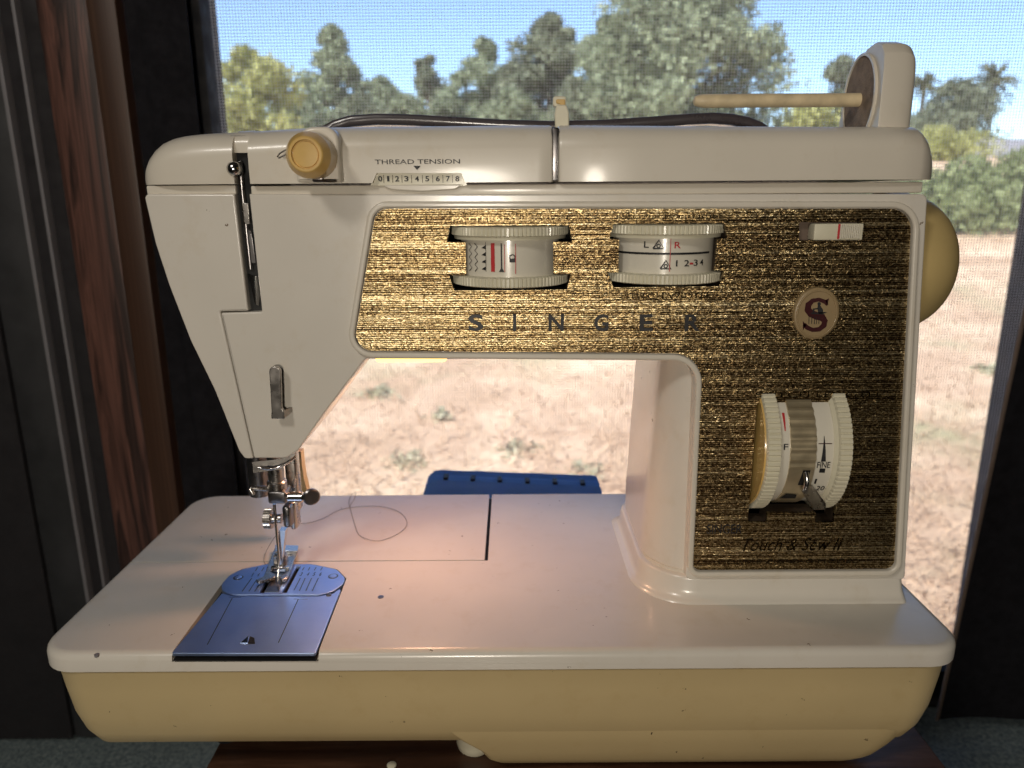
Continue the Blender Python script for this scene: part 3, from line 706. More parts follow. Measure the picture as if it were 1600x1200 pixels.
# lettering on the panel
for ch, u0, u1 in (('S', 732, 755), ('I', 801.5, 806.5), ('N', 857, 881), ('G', 928, 951), ('E', 999, 1020), ('R', 1069, 1094)):
    text_front('letter', ch, u0, 491, u1, 517, YP0-.0002, 'letter' if 'letter' in M else 'ink', panel, 0, .0008, .022)
M['emboss'] = plain('dark_emboss', (.10, .075, .04), .25, 1, .2, 300)
text_front('small_lettering', 'PATTERN SELECTOR', 706, 338, 886, 346, YP0-.0001, 'emboss', panel)
text_front('small_lettering', 'NEEDLE POSITION', 963, 335, 1126, 342, YP0-.0001, 'emboss', panel)
text_front('small_lettering', 'STITCH WIDTH', 975, 458, 1106, 467, YP0-.0001, 'emboss', panel)
text_front('small_lettering', 'STITCH LENGTH', 1180, 612, 1372, 621, YP0-.0001, 'emboss', panel)
text_front('small_lettering', 'SINGER', 1104, 819, 1160, 834, YP0-.0001, 'ink', panel)
text_front('script_lettering', 'Touch & Sew II', 1160, 840, 1318, 861, YP0-.0001, 'emboss', panel, .35)
text_front('small_lettering', 'DELUXE ZIG-ZAG MODEL', 1122, 873, 1340, 881, YP0-.0001, 'emboss', panel)

# --- two thumb dials on upright axes
def ribbed_ring(name, c, R, a, b, axis, mat, parent, teeth, ch=.0008, depth=.00045):
    """a wheel with ribs round its edge, from a to b along its axis"""
    ax, e1, e2 = AX(axis); c = Vector(c); seg = teeth*4; vs = []; fs = []
    for (h, dr) in ((a, -.006), (a, -ch), (a+ch*.5, 0), (b-ch*.5, 0), (b, -ch), (b, -.006)):
        for k in range(seg):
            q = 2*math.pi*k/seg; rr = R+dr-(depth if (k % 4) in (0,) and dr > -.002 else 0); vs.append(c+ax*h+e1*rr*math.cos(q)+e2*rr*math.sin(q))
    for i in range(5):
        for k in range(seg): k2 = (k+1) % seg; fs.append((i*seg+k, i*seg+k2, (i+1)*seg+k2, (i+1)*seg+k))
    fs.append(tuple(range(seg))[::-1]); fs.append(tuple(5*seg+k for k in range(seg)))
    return raw(name, vs, fs, mat, parent, 28)
RFL, RDR = .0262, .0222; YD = YF-.0125+RFL
def thumb_dial(name, uc, vt0, vt1, vb0, vb1):
    Yf = YD-RFL; xc = P(uc, 400, YF).x; z = [P(uc, v, Yf).z for v in (vt0, vt1, vb0, vb1)]
    d = lathe(name, [(RDR, z[3]+.001), (RDR, z[0]-.001)], (xc, YD, 0), (0, 0, 1), 'ivory_print', SM, 96)
    ribbed_ring('flange', (xc, YD, 0), RFL, z[1], z[0], (0, 0, 1), 'ivory', d, 88)
    ribbed_ring('flange', (xc, YD, 0), RFL, z[3], z[2], (0, 0, 1), 'ivory', d, 88)
    lathe('collar', [(RFL-.0012, z[1]-.0014), (RFL-.0010, z[1])], (xc, YD, 0), (0, 0, 1), 'ivory', d, 64)
    return d, xc, z
def arc(u, xc):   # arc length along the drum for a picture column
    p = P(u, 400, YD-RDR); s = max(-.95, min(.95, (p.x-xc)/RDR)); return RDR*math.asin(s)
def zrow(v): return P(800, v, YD-RDR).z
d1, xc1, z1 = thumb_dial('pattern_dial', 797, 355.5, 371, 435, 451)
def drum_strip(nm, pts, w, mat, d, xc):
    me = strip_mesh(pts, w); return finish(nm, on_drum(me, (xc, YD, 0), 'Z', RDR+.00012), mat, d, smooth=False)
def vline(nm, u, v0, v1, w, mat, d, xc): return drum_strip(nm, dense((arc(u, xc), zrow(v0)), (arc(u, xc), zrow(v1)), 4), w, mat, d, xc)
for uu in (734, 743.5):
    pts = [(arc(uu+(2.2 if k % 2 else -2.2), xc1), zrow(381+k*5.6)) for k in range(9)]; drum_strip('zigzag_mark', pts, .00042, 'ink', d1, xc1)
for k in range(4):
    v = 388+k*11.2; me = poly_mesh([(arc(752, xc1), zrow(v)), (arc(758.5, xc1), zrow(v-4.5)), (arc(758.5, xc1), zrow(v+1.5))]); finish('point_mark', on_drum(me, (xc1, YD, 0), 'Z', RDR+.00012), 'ink', d1, smooth=False)
vline('dark_line', 759, 379, 425, .0002, 'ink', d1, xc1)
vline('red_bar', 770, 380, 425, .0017, 'red', d1, xc1); vline('arrow_shaft', 783.5, 380, 420, .0006, 'ink', d1, xc1)
me = poly_mesh([(arc(779.5, xc1), zrow(425)), (arc(788, xc1), zrow(425)), (arc(783.5, xc1), zrow(417))]); finish('arrow_mark', on_drum(me, (xc1, YD, 0), 'Z', RDR+.00012), 'ink', d1, smooth=False)
vline('red_line', 788.5, 382, 425, .0003, 'red', d1, xc1); vline('red_line', 805.5, 381, 428, .0003, 'red', d1, xc1)
def ring_mark(cx, cz, r, w, n=14): return strip_mesh([(cx+r*math.cos(6.2832*k/n), cz+r*math.sin(6.2832*k/n)) for k in range(n+1)], w)
finish('lock_mark', on_drum(ring_mark(arc(800.5, xc1), zrow(402), .0011, .0005), (xc1, YD, 0), 'Z', RDR+.00012), 'ink', d1, smooth=False)
drum_strip('lock_mark', dense((arc(796, xc1), zrow(407)), (arc(805, xc1), zrow(407)), 3), .0016, 'ink', d1, xc1)

d2, xc2, z2 = thumb_dial('width_dial', 1045, 352, 368, 430, 446)
def drum_text(s, u0, v0, u1, v1, mat, d, xc):
    me = fit(text_mesh(s, 0, 0, .01), arc(u0, xc), arc(u1, xc), zrow(v1), zrow(v0)); return finish('print', on_drum(me, (xc, YD, 0), 'Z', RDR+.00012), mat, d, smooth=False)
drum_text('L', 1008, 379, 1015, 389, 'ink', d2, xc2); drum_text('R', 1053, 379.5, 1063, 389.5, 'red', d2, xc2)
for u, v in ((1029, 390), (1041, 421.5)):
    tri = [(arc(u-8, xc2), zrow(v)), (arc(u, xc2), zrow(v-13)), (arc(u+8, xc2), zrow(v))]
    finish('triangle_mark', on_drum(strip_mesh(tri+[tri[0]], .0007), (xc2, YD, 0), 'Z', RDR+.00012), 'ink', d2, smooth=False)
    finish('triangle_mark', on_drum(ring_mark(arc(u, xc2), zrow(v-4.2), .0007, .0005), (xc2, YD, 0), 'Z', RDR+.00012), 'ink', d2, smooth=False)
for s, u0, u1 in (('1', 1056.5, 1059), ('2', 1070, 1078), ('3', 1086, 1093), ('4', 1097, 1103.5)): drum_text(s, u0, 408, u1, 418, 'ink', d2, xc2)
drum_strip('red_dash', dense((arc(1079, xc2), zrow(414)), (arc(1085, xc2), zrow(414)), 2), .0008, 'red', d2, xc2)
drum_strip('dark_band', dense((arc(968, xc2), zrow(398)), (arc(1115, xc2), zrow(398)), 30), .0009, 'ink', d2, xc2)
vline('red_line', 1047, 374, 426, .0003, 'red', d2, xc2)

# --- slide switch, emblem
sw = box('slide_switch', F(1266.5, 360)[0], F(1342, 360)[0], YF-.0042, YF+.003, F(1300, 374.5)[1], F(1300, 349)[1], 'ivory', SM, .0005)
for k in range(11):
    u = 1313+k*2.9; x = F(u, 360, YF-.0042)[0]; box('grip_rib', x-.00022, x+.00022, YF-.0048, YF-.0040, F(1300, 372.5, YF-.0042)[1], F(1300, 351, YF-.0042)[1], 'ivory_print', sw)
x = F(1310.5, 360, YF-.0042)[0]; box('red_line', x-.0004, x+.0004, YF-.0044, YF-.0040, F(1300, 373.5, YF-.0042)[1], F(1300, 350, YF-.0042)[1], 'red', sw)
box('switch_recess', F(1247, 360)[0], F(1344, 360)[0], YF+.003, YF+.004, F(1300, 377)[1], F(1300, 345.5)[1], 'hem', sw)
ex, ez = F(1277, 490.5, YF-.004); ea, eb = .0101, .0116
def oval(a, b, n=48): return [(ex+a*math.cos(6.28318*k/n), ez+b*math.sin(6.28318*k/n)) for k in range(n)]
M['emblem'] = plain('cream_emblem', (.30, .215, .11), .42, .0, .06, 60, .1)
em = front('emblem', [oval(ea, eb)], YF-.0036, YF, 'tan_clear' if False else 'emblem', SM, .0009, 40, 3)
front('emblem_rim', [oval(ea-.0010, eb-.0010), oval(ea-.0017, eb-.0017)], YF-.0040, YF-.0034, 'emblem', em, .0002)
def EZ(x, y): return F(1180+x*.125, 420+y*.125, YF-.004)
Sx = [(905, 455), (880, 415), (800, 385), (720, 400), (668, 450), (660, 510), (700, 560), (770, 588), (840, 610), (872, 655), (860, 710), (800, 758), (720, 765), (650, 735), (615, 690)]
Sw = [30, 52, 46, 56, 80, 86, 92, 96, 92, 76, 72, 60, 52, 56, 40]
finish('letter_mark', xz(strip_mesh([EZ(*p) for p in Sx], [w_*.125*.00028 for w_ in Sw]), YF-.0038), 'darkred', em, smooth=False)
for L in ([(905, 460), (925, 370), (880, 395)], [(598, 655), (640, 705), (600, 770)]): finish('letter_mark', xz(poly_mesh([EZ(*p) for p in L]), YF-.0038), 'darkred', em, smooth=False)
hd = [(800+22*math.cos(k*.5236), 438+22*math.sin(k*.5236)) for k in range(12)]
for L in (hd, [(785, 458), (815, 458), (850, 510), (850, 560), (790, 560), (780, 500)], [(722, 498), (780, 490), (790, 505), (740, 512), (738, 555), (722, 555)], [(700, 548), (900, 540), (840, 570), (700, 565)]):
    finish('figure_mark', xz(poly_mesh([EZ(*p) for p in L]), YF-.0039), 'ink', em, smooth=False)
for x in (675, 710, 745, 770, 800): finish('figure_mark', xz(strip_mesh([EZ(x, 595), EZ(x-4, 690)], 8*.125*.00028), YF-.0039), 'ink', em, smooth=False)

# --- stitch length dial on a level axis
RW, RD = .0340, .0305; YS = YF-.015+RW; zs = P(1210, 722, YS-RW).z
sd_ = lathe('stitch_dial', [(RD, .1190), (RD, .1475)], (0, YS, zs), (1, 0, 0), 'ivory_print', SM, 96)
ribbed_ring('wheel', (0, YS, zs), RW, .1139, .1203, (1, 0, 0), 'ivory', sd_, 84, .0008, .0006)
ribbed_ring('wheel', (0, YS, zs), RW, .1462, .1522, (1, 0, 0), 'ivory', sd_, 84, .0008, .0006)
lathe('wheel_face', [(RW-.0022, .1132), (RW-.0020, .1140)], (0, YS, zs), (1, 0, 0), 'tan_knob', sd_, 64)
lathe('collar', [(RD+.0004, .1448), (RD+.0018, .1463)], (0, YS, zs), (1, 0, 0), 'ivory', sd_, 80)
def drumX(me): return on_drum(me, (0, YS, zs), 'X', RD+.0001)
def arcX(v): p = P(1280, v, YS-RD); return RD*math.asin(max(-.95, min(.95, (p.z-zs)/RD)))
def XX(u): return P(u, 722, YS-RD).x
def cover():
    vs = []; fs = []; n = 64
    for k in range(n+1):
        q = math.radians(-66+132*k/n); R = RD+.0007+((.0005 if k % 4 < 2 else 0) if k > n*.45 else 0)
        for x in (XX(1233.5), XX(1273.5)):
            for rr in (R, R-.0012): vs.append((x, YS-rr*math.cos(q), zs+rr*math.sin(q)))
    for k in range(n):
        a = k*4
        for i, j in ((0, 2), (2, 3), (3, 1), (1, 0)): fs.append((a+i, a+j, a+4+j, a+4+i))
    return raw('gold_cover', vs, fs, 'gold_rib', sd_, 25)
cov = cover()
def textX(s, u0, v0, u1, v1, mat): 
    me = fit(text_mesh(s, 0, 0, .008), XX(u0), XX(u1), arcX(v1), arcX(v0)); return finish('print', drumX(me), mat, sd_, smooth=False)
textX('FINE', 1277, 721.5, 1297.5, 731, 'ink'); textX('1', 1279, 750, 1282, 759, 'ink'); textX('20', 1286, 763.5, 1299, 772.5, 'ink'); textX('F', 1223, 694, 1230, 703, 'ink')
def vstrip(nm, u, v0, v1, w0, w1, mat):
    L = [(XX(u), arcX(v0+(v1-v0)*k/10)) for k in range(11)]; finish(nm, drumX(strip_mesh(L, [w0+(w1-w0)*k/10 for k in range(11)])), mat, sd_, smooth=False)
vstrip('wedge_mark', 1286, 683, 721, .0002, .0022, 'ink'); vstrip('wedge_mark', 1286.5, 732, 739, .0025, .0026, 'ink'); vstrip('red_mark', 1226, 652, 676, .0012, .0005, 'red')
finish('red_line', drumX(strip_mesh([(XX(1277), arcX(694)), (XX(1298), arcX(694))], .00035)), 'darkred', sd_, smooth=False)
# lever in a slot of the cover
lv0 = P(1262, 735, YS-RD-.0008); lv1 = P(1256, 768, .3105); lv2 = P(1283, 794, .3035)
lever = raw('reverse_lever', [P(1252.5, 766, .3115), P(1266, 758, .3125), P(1273, 763, .3125), P(1290.5, 787, .3015), P(1290, 795, .3005), P(1270, 796, .3005), P(1269, 790, .3015),
    P(1252.5, 768, .3165), P(1266, 760, .3175), P(1273, 766, .3175), P(1288.5, 790, .3065), P(1288, 796.5, .306), P(1271, 797, .306), P(1269.5, 793, .3065)],
    [(0, 1, 2, 3, 4, 5, 6), (13, 12, 11, 10, 9, 8, 7)]+[(i, (i+1) % 7, 7+(i+1) % 7, 7+i) for i in range(7)], 'steel', sd_, 20)
def cover_patch(L, nm, mat, dr=.0009):
    me = poly_mesh([(XX(u), arcX(v)) for u, v in L])
    return finish(nm, on_drum(me, (0, YS, zs), 'X', RD+dr), mat, sd_, smooth=False)
cover_patch([(1255.5, 734), (1267, 734), (1265, 760), (1252.5, 760)], 'lever_slot', 'black'); cover_patch([(1234.5, 789), (1240, 778), (1258, 780), (1260, 789)], 'lever_slot', 'black')
tube('lever_stem', [P(1259, 738, YS-RD), P(1261, 752, YS-RD-.002), P(1258, 764, .3125)], .0013, 'chrome', sd_, 10)

# --- top cover pieces
ZB = lambda u: F(u, 288.5-(u-228)*.0068+0, .324)[1]
def top_piece(name, sil, mat, yfs=None, setback=0.0, zb_v=None, yb=.406):
    rings = []
    for i, (u, v) in enumerate(sil):
        dy = (yfs[i] if yfs else 0)+setback; x = F(u, 260, .3245+(dy if yfs else 0))[0]; zt_ = P(u, v, .336+dy).z; zbb = ZB(u) if zb_v is None else F(u, zb_v, .324)[1]
        hh = min(.0105, (zt_-zbb)*.62); yf = .3235+dy; yk = yb-dy; R = []
        R.append((yf, zbb)); R.append((yf-.0002, zbb+(zt_-hh-zbb)*.5))
        for k in range(9):
            q = math.pi/2*k/8; R.append((yf+.013*(1-math.cos(q)), zt_-hh+hh*math.sin(q)))
        for k in range(9):
            q = math.pi/2*(1-k/8); R.append((yk-.013*(1-math.cos(q)), zt_-hh+hh*math.sin(q)))
        R.append((yk, zbb)); rings.append([Vector((x, y, z)) for y, z in R])
    return loft(name, rings, mat, SM, 40)
tc_l = top_piece('top_cover', [(226.5, 264), (227.5, 252), (231, 241), (238, 231), (248, 223), (262, 217), (280, 213), (305, 210), (335, 208), (365.5, 207)], 'white2', [.010, .0068, .0045, .0028, .0014, .0006, .0002, 0, 0, 0])
tc_b = top_piece('top_cover_bridge', [(364, 205.5), (391, 204)], 'white2', None, .0035, 238)
tc_m = top_piece('top_cover', [(390, 205.5), (440, 202.5), (500, 199.5), (600, 198), (720, 197), (840, 196), (859, 196), (862, 197), (863.5, 199)], 'white2', [0]*7+[.0004, .0012])
tc_r = top_piece('lid', [(872.5, 199), (874, 197), (878, 196), (1000, 196.5), (1150, 197.5), (1300, 198), (1400, 198), (1436, 199), (1443, 203), (1449, 210), (1453, 220), (1455, 232)], 'white2', [.0012, .0004]+[0]*5+[.0004, .0016, .0036, .0060, .0090])
lathe('lid_gap', [(.001, 0), (.001, .001)], (0, .36, .2), (0, 0, 1), 'black', tc_r, 6)
box('gap_filler', F(862, 250, .324)[0], F(874, 250, .324)[0], .3262, .403, ZB(868), P(868, 204, .342).z, 'dark_steel', tc_m, .0008)
# tension window in the cover
tw = FP([(580, 290), (588.5, 270.5), (721, 270.5), (728.5, 290)], .3235)
cut(tc_m, [front('c', [tw], .318, .3285, 'black')])
tdial = front('tension_dial', [FP([(579, 290), (588, 268), (722, 268), (730, 290)], .3262)], .3258, .3282, 'ivory', SM)
for k, u in enumerate((594, 606.5, 620.5, 635, 651.5, 667.5, 684, 700, 714.5)):
    text_front('number', str(k), u-3 if k != 1 else u-1.5, 275, u+3 if k != 1 else u+1.5, 283.5, .3256, 'ink', tdial, 0, .0001, .02)
for u in (599.5, 613.5, 628, 643, 660, 676, 692, 707): box('tick', F(u, 280, .3256)[0]-.0001, F(u, 280, .3256)[0]+.0001, .3255, .3259, F(u, 285.5, .3256)[1], F(u, 273.5, .3256)[1], 'hem', tdial)
text_front('lettering', 'THREAD TENSION', 586, 248.5, 718.5, 256.5, .3233, 'ink', tc_m, 0, .00025)
finish('pointer_mark', xz(poly_mesh(FP([(645.5, 259), (657.5, 259), (651.5, 265.5)], .323)), .3230), 'ink', tc_m, smooth=False)
front('dial_swell', [rounded(FP([(592, 288.6), (726, 287.7), (712, 296.5), (660, 300), (612, 297)], .3262), .003, 4)], .3254, .327, 'white2', arm, .0006)

# --- tension knob
kb = P(499, 246, .3235); kc = (kb.x, 0, kb.z)
boss = front('tension_boss', [rounded([(kb.x-.0085, kb.z-.0102), (kb.x+.0098, kb.z-.0102), (kb.x+.0098, kb.z+.0005), (kb.x+.0098, kb.z+.0118), (kb.x-.0085, kb.z+.0118)], [.001, .001, 0, .0095, .0085], 8)], .3175, .327, 'white2', SM, .0012)
kn = lathe('tension_knob', [(.0078, -.3185), (.0090, -.3172), (.0090, -.3062), (.0086, -.3052), (.0069, -.3020), (.0064, -.3016), (.0056, -.3016), (.0054, -.3028), (.0050, -.3028), (.0048, -.3022), (.0010, -.3021)], kc, (0, -1, 0), 'tan_knob', SM, 48, None, 18)
for o in (kn,):
    pass
tube('check_spring', [P(u, v, .3145) for u, v in ((452, 232), (445, 235), (437, 240), (433.5, 245), (436, 247), (443, 243.5), (450, 240))], .00032, 'steel', kn, 6)
tube('thread_hook', [P(u, v, .3165) for u, v in ((490, 277), (489, 281.5), (496, 282), (510, 281), (524, 281), (525.5, 283), (520, 284), (505, 283.5))], .00038, 'dark_steel', kn, 6)
box('hook_clip', F(489.5, 280, .318)[0], F(507, 280, .318)[0], .3165, .322, F(495, 285, .318)[1], F(495, 277, .318)[1], 'dark_steel', kn, .0006)

# --- take-up lever and works in the slot
tk = tube('take_up_lever', [P(375, 252, .3280), P(379, 300, .3285), P(384, 345, .3285), P(392, 420, .3285)], .0012, 'dark_steel', SM, 10)
lathe('lever_tip', [(.0032, 0), (.0033, .0010), (.0030, .0024), (.0022, .0036), (.0012, .0042), (.0003, .0044)], P(368, 264, .3245), (0, -1, 0), 'chrome', tk, 20)
front('thread_plate', [FP([(377.5, 317), (388, 317), (389.5, 337), (390.5, 350), (386.5, 352.5), (381, 349), (378.5, 326)], .327)], .327, .3286, 'steel', SM, .0004)
front('inner_bracket', [FP([(380, 356), (393, 360), (401, 412), (388, 412)], .328)], .3278, .3288, 'dark_steel', SM, .0004)
raw('inner_cam', [P(386, 428, .3270), P(402, 432, .3286), P(406, 462, .3286), P(392, 448, .3268), P(404, 478, .3286), P(398, 474, .3272)], [(0, 1, 2, 3), (3, 2, 4, 5)], 'chrome', SM)
# --- light switch lever on the head
ll = front('head_lever', [rounded(FP([(421, 572), (439, 572), (440.5, 618), (441, 637), (445, 642), (446, 653.5), (424.5, 653.5), (425, 640)], .3205), [.0024, .0024, .001, .001, .0006, .0006, .0006, .001], 6)], .3195, .3215, 'steel', SM, .0004)
box('lever_post', F(424, 580, .321)[0], F(437, 580, .321)[0], .321, .3255, F(430, 590, .321)[1], F(430, 577, .321)[1], 'dark_steel', ll, .0006)
raw('lever_tab', [P(444, 641, .3205), P(456, 636, .3245), P(456.5, 644, .3245), P(446, 652, .3205), P(444, 641, .3212), P(456, 636, .3252), P(456.5, 644, .3252), P(446, 652, .3212)], [(0, 1, 2, 3), (7, 6, 5, 4), (0, 4, 5, 1), (1, 5, 6, 2), (2, 6, 7, 3), (3, 7, 4, 0)], 'steel', ll)

# --- spool holder, pin, thread guide, handle, handwheel
sx0, sx1 = .1585, .1735; zb0 = .2195
prof = [(.3345, zb0), (.3348, .245), (.3358, .2510), (.339, .2550), (.345, .2568), (.353, .2555), (.360, .2510), (.3665, .2440), (.3715, .2350), (.3745, .2270), (.3755, zb0)]
sp_r = rounded(prof, [.001]+[.002]*9+[.001], 3)
spool = loft('spool_holder', [[Vector((x, .352+(y-.352)*k, zb0+(z-zb0)*(1-(1-k)*.8))) for y, z in sp_r] for x, k in ((sx0, .985), (sx0+.0012, 1), (sx1-.0065, 1), (sx1-.0042, .985), (sx1-.0022, .95), (sx1-.0008, .90), (sx1, .84))], 'white2', SM, 40)
def felt_loop(a, b): return [(.3545+a*math.cos(6.2832*k/40), .2345+b*math.sin(6.2832*k/40)) for k in range(40)]
side('felt_disc', [[(y, max(zb0+.002, z)) for y, z in felt_loop(.0148, .0182)]], sx0-.0005, sx0+.0012, 'felt', spool)
side('felt_rim', [[(y, max(zb0+.0015, z)) for y, z in felt_loop(.0160, .0194)], [(y, max(zb0+.0022, z)) for y, z in felt_loop(.0149, .0183)]], sx0-.0012, sx0+.001, 'white2', spool)
pz = P(1220, 157, .3545).z; px0 = P(1083, 159, .3545).x
lathe('spool_pin', [(.0009, px0), (.0020, px0+.0006), (.0028, px0+.003), (.0030, px0+.006), (.0030, sx0-.0003)], (0, .3545, pz), (1, 0, 0), 'bone', spool, 24)
g0 = P(866, 200, .345); 
tg = front('thread_guide', [rounded(FP([(867.5, 204), (866, 178), (869, 164), (885, 164), (889, 176), (889, 198), (884, 204)], .343), [.0005, .0005, .001, .001, .002, .002, .001], 5)], .3415, .3445, 'ivory', SM, .0006)
front('guide_cap', [rounded(FP([(864, 150), (885, 150), (885, 167), (864, 167)], .3445), .0012, 4)], .3446, .3475, 'ivory', tg, .0005)
front('guide_clip', [rounded(FP([(869, 155), (883, 155), (883, 165), (879, 168), (876, 168), (875, 162), (869, 162)], .3440), .0006, 3)], .3440, .3452, 'tan_knob', tg, .0003)
def make_handle():
    pts = [(498, 207), (508, 199), (525, 190), (550, 182.5), (590, 179.5), (640, 180.5), (700, 184), (780, 188.5), (860, 191), (940, 189), (1010, 184.5), (1075, 179.5), (1110, 178), (1140, 180), (1165, 185), (1185, 193), (1196, 201)]
    rings = []
    for i, (u, v) in enumerate(pts):
        p = P(u, v, .381); th = .0042
        rings.append([p+Vector((0, dy, dz)) for dy, dz in ((-.007, -.0008), (-.0062, 0), (.0062, 0), (.007, -.0008), (.007, -th), (.006, -th-.0006), (-.006, -th-.0006), (-.007, -th))])
    loft('carry_handle', rings, 'handle', SM, 60)
make_handle()
hz = .160; prof = [(.0325, .176), (.0340, .1775), (.0340, .184)]+[(.0340*math.cos(math.radians(a))**.75, .184+.0285*math.sin(math.radians(a))) for a in range(6, 88, 6)]+[(.004, .2127)]
lathe('handwheel', prof, (0, .366, hz), (1, 0, 0), 'tan_wheel', SM, 72)

# --- needle bar and presser foot
YN = .346
def q(x, y): return 360+x*.175, 690+y*.175
nb = P(432, 745, YN); zbot = P(432, 770, YN).z
nbar = lathe('needle_bar', [(.0038, zbot), (.0038, .09)], (nb.x, YN, 0), (0, 0, 1), 'steel', SM, 24)
lathe('clamp_ring', [(.0040, P(431, 766, YN).z), (.0049, P(431, 765, YN).z), (.0049, P(431, 752, YN).z), (.0042, P(431, 750, YN).z)], (nb.x, YN, 0), (0, 0, 1), 'steel', nbar, 28)
def fbox(nm, u0, v0, u1, v1, y0, y1, mat, parent, bev=.0006): return box(nm, P(u0, v0, y0).x, P(u1, v0, y0).x, y0, y1, P((u0+u1)/2, v1, y0).z, P((u0+u1)/2, v0, y0).z, mat, parent, bev)
fbox('needle_clamp', 417, 768.5, 446, 788, .3405, .3505, 'dark_steel', nbar, .0012)
ts = P(446, 776.5, .3445); x1_ = P(473, 776, .3445).x; x2_ = P(479, 776, .3445).x; xh = P(488, 776, .3445).x
lathe('clamp_screw', [(.0027, ts.x-.001), (.0027, x1_), (.0012, x1_+.0004), (.0010, x2_)], (0, .3445, ts.z), (1, 0, 0), 'chrome', nbar, 24)
lathe('thumb_head', [(.0036, -.0012), (.0043, -.0006), (.0043, .0006), (.0036, .0012)], (xh-.0005, .3445, ts.z), (.42, -.9, 0), 'dark_steel', nbar, 28)
tube('thread_hook', [P(418, 764, .344), P(402, 763, .342), P(392, 761.5, .341), P(391, 764, .340), P(396, 773, .340)], [.0016, .0014, .0011, .0010, .0009], 'steel', nbar, 8)
raw('thread_guide_plate', [P(394, 722, .338), P(433, 718, .338), P(461, 706, .342), P(461, 712, .342), P(440, 733, .338), P(396, 739, .338), P(394, 722, .3395), P(433, 718, .3395), P(461, 706, .3435), P(461, 712, .3435), P(440, 733, .3395), P(396, 739, .3395)],
    [(0, 1, 2, 3, 4, 5), (11, 10, 9, 8, 7, 6)]+[(i, (i+1) % 6, 6+(i+1) % 6, 6+i) for i in range(6)], 'steel', nbar, 20)
tube('guide_wire', [P(404, 731, .3365), P(425, 733, .336), P(445, 726, .3375), P(462, 714, .340)], .0007, 'chrome', nbar, 8)
nz0 = G(432, 912).z; np_ = G(433.5, 912, .001)
tube('needle', [Vector((np_.x+.0003, YN+.0005, P(434, 788, YN).z)), Vector((np_.x+.0002, YN+.0003, .012)), Vector((np_.x, np_.y, .0012))], [.0008, .0006, .0003], 'chrome', nbar, 10)
pb = P(451, 740, .358)
pbar = fbox('presser_bar', 441, 700, 461, 800, .354, .361, 'steel', SM, .0018)
fbox('foot_clamp', 439, 792, 453, 826, .3435, .354, 'dark_steel', pbar, .0018)
fbox('foot_bracket', 449, 785, 460.5, 829, .349, .358, 'steel', pbar, .0016)
xk0, xk1, xk2 = P(414.5, 810, .349).x, P(426, 810, .349).x, P(440, 810, .349).x; zk = P(420, 810, .349).z
ribbed_ring('foot_screw', (0, .349, zk), .0053, xk0, xk1, (1, 0, 0), 'steel', pbar, 30, .0004, .0003)
lathe('screw_shank', [(.0030, xk1-.0002), (.0024, xk1+.0015), (.0026, xk2)], (0, .349, zk), (1, 0, 0), 'steel', pbar, 20)
lathe('screw_tip', [(.0014, P(459, 810, .352).x), (.0014, P(464, 810, .352).x), (.0007, P(466, 810, .352).x)], (0, .352, P(460, 809, .352).z), (1, 0, 0), 'steel', pbar, 14)
sh0 = P(443, 826, .350); sh1 = P(440, 858, .350); sh2 = P(437.5, 881, .349)
def bar(nm, pts, wx, wy, mat, parent):
    rings = []
    for p, a, b in zip(pts, wx, wy): rings.append([Vector((p.x+sx*a, p.y+sy*b, p.z)) for sx, sy in ((-1, -1), (1, -1), (1, 1), (-1, 1))])
    return loft(nm, rings, mat, parent, 20)
foot = empty('tmp', (0, 0, 0)); bpy.data.objects.remove(foot)
bar('foot_shank', [sh0, sh1, sh2], (.0016, .0014, .0009), (.0022, .0018, .0012), 'chrome', pbar)
zf = .0030
def FB(L, z=zf): return [B(u, v, z) for u, v in L]
pf = flat('presser_foot', [rounded(FB([(429.5, 855), (466, 856), (450.5, 901), (441, 906), (438, 903), (440, 898), (447, 893), (446, 889), (425, 889), (423, 893), (431, 897), (430, 901), (420, 905), (404, 909), (400, 906), (412, 900)]), .0006, 3)], .0014, zf, 'steel', SM, .0003)
flat('heel', [rounded(FB([(430, 852), (466.5, 853), (465, 862), (430, 862)], .0042), .0004, 3)], .0030, .0046, 'chrome', pf, .0002)
p0 = G(428, 881, zf); p1 = G(448, 881, zf); box('foot_block', p0.x, p1.x, p0.y-.0005, p0.y+.0035, zf-.0003, zf+.0048, 'steel', pf, .0005)
p0 = G(431, 876, .006); p1 = G(444, 876, .006); box('hinge_block', p0.x, p1.x, p0.y+.0005, p0.y+.0055, zf-.0003, zf+.0062, 'dark_steel', pf, .0008)
p0 = G(423, 890, zf); p1 = G(451, 890, zf); box('cross_bar', p0.x, p1.x, p0.y, p0.y+.0020, zf-.0005, zf+.0013, 'chrome', pf, .0003)
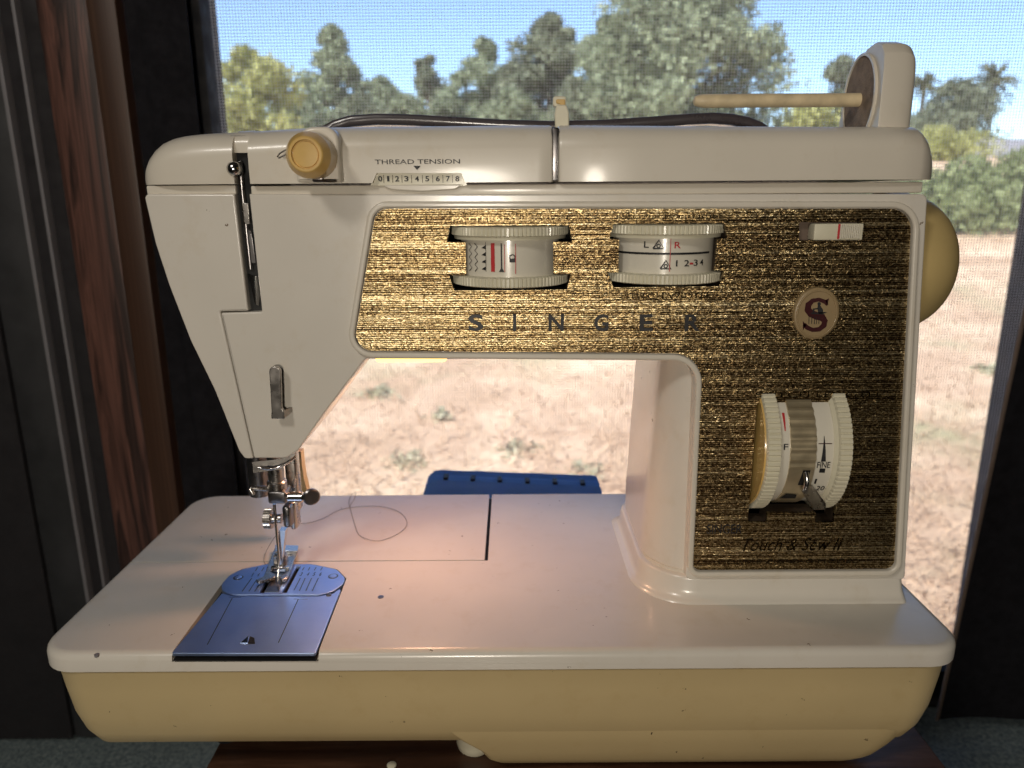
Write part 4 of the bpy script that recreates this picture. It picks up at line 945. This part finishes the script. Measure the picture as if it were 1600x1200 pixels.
# presser lifter behind, and lamp under the arm
lf = [P(456, 706, .378), P(470, 706, .378), P(472, 728, .380), P(475, 748, .382), P(481, 772, .385), P(463, 772, .385), P(459, 740, .381)]
raw('presser_lifter', lf+[p+Vector((0, .006, 0)) for p in lf], [tuple(range(7)), tuple(range(13, 6, -1))]+[(i, (i+1) % 7, 7+(i+1) % 7, 7+i) for i in range(7)], 'tan', SM, 20)
lathe('back_spring', [(.0055, P(405, 772, .372).z), (.0055, .09)], (P(405, 750, .372).x, .372, 0), (0, 0, 1), 'dark_steel', SM, 20)
lmp = box('lamp', P(590, 560, .370).x, P(700, 560, .370).x, .362, .380, P(640, 564.5, .366).z, .118, 'amber', SM, .002)
ld = bpy.data.lights.new('sewing_lamp', 'AREA'); lo = bpy.data.objects.new('sewing_lamp', ld); COL.objects.link(lo)
ld.shape = 'RECTANGLE'; ld.size = .03; ld.size_y = .014; ld.energy = .037; ld.color = (1, .52, .32)
lo.location = (P(640, 566, .370).x, .371, P(640, 567, .366).z-.003); lo.rotation_euler = (0, 0, 0); lo.parent = SM; lo.matrix_parent_inverse = Matrix.Translation(-SM.location)

# --- loose thread on the bed
def spl(pts, n=8):
    out = []; N = len(pts)
    for i in range(N-1):
        p0, p1, p2, p3 = (Vector(pts[max(0, i-1)]), Vector(pts[i]), Vector(pts[i+1]), Vector(pts[min(N-1, i+2)]))
        for k in range(n):
            t = k/n; out.append(.5*((2*p1)+(-p0+p2)*t+(2*p0-5*p1+4*p2-p3)*t*t+(-p0+3*p1-3*p2+p3)*t**3))
    out.append(Vector(pts[-1])); return out
th = spl([(462, 818), (482, 817), (505, 810), (530, 797), (560, 791.5), (590, 791), (612, 795), (628, 803), (636, 816), (630, 828), (612, 839), (592, 845), (573, 842), (560, 834), (553, 815), (548, 797), (545, 785), (549, 773), (556, 770), (553, 780), (547, 790), (549, 800)])
o = tube('thread', [G(u, v, .0004) for u, v in th], .00013, 'thread', None, 5); tag(o, 'thin dark loose thread curled on the white bed', 'thread')
th = spl([(437, 830), (430, 838), (421, 852), (414, 866), (412.5, 877), (417, 884), (424, 888)])
o = tube('thread', [P(u, v, .3475) if v < 860 else G(u, v, .0004+.00002*(884-min(884, v))) for u, v in th], .00013, 'thread', None, 5); tag(o, 'thin thread tail hanging from the presser foot clamp', 'thread')
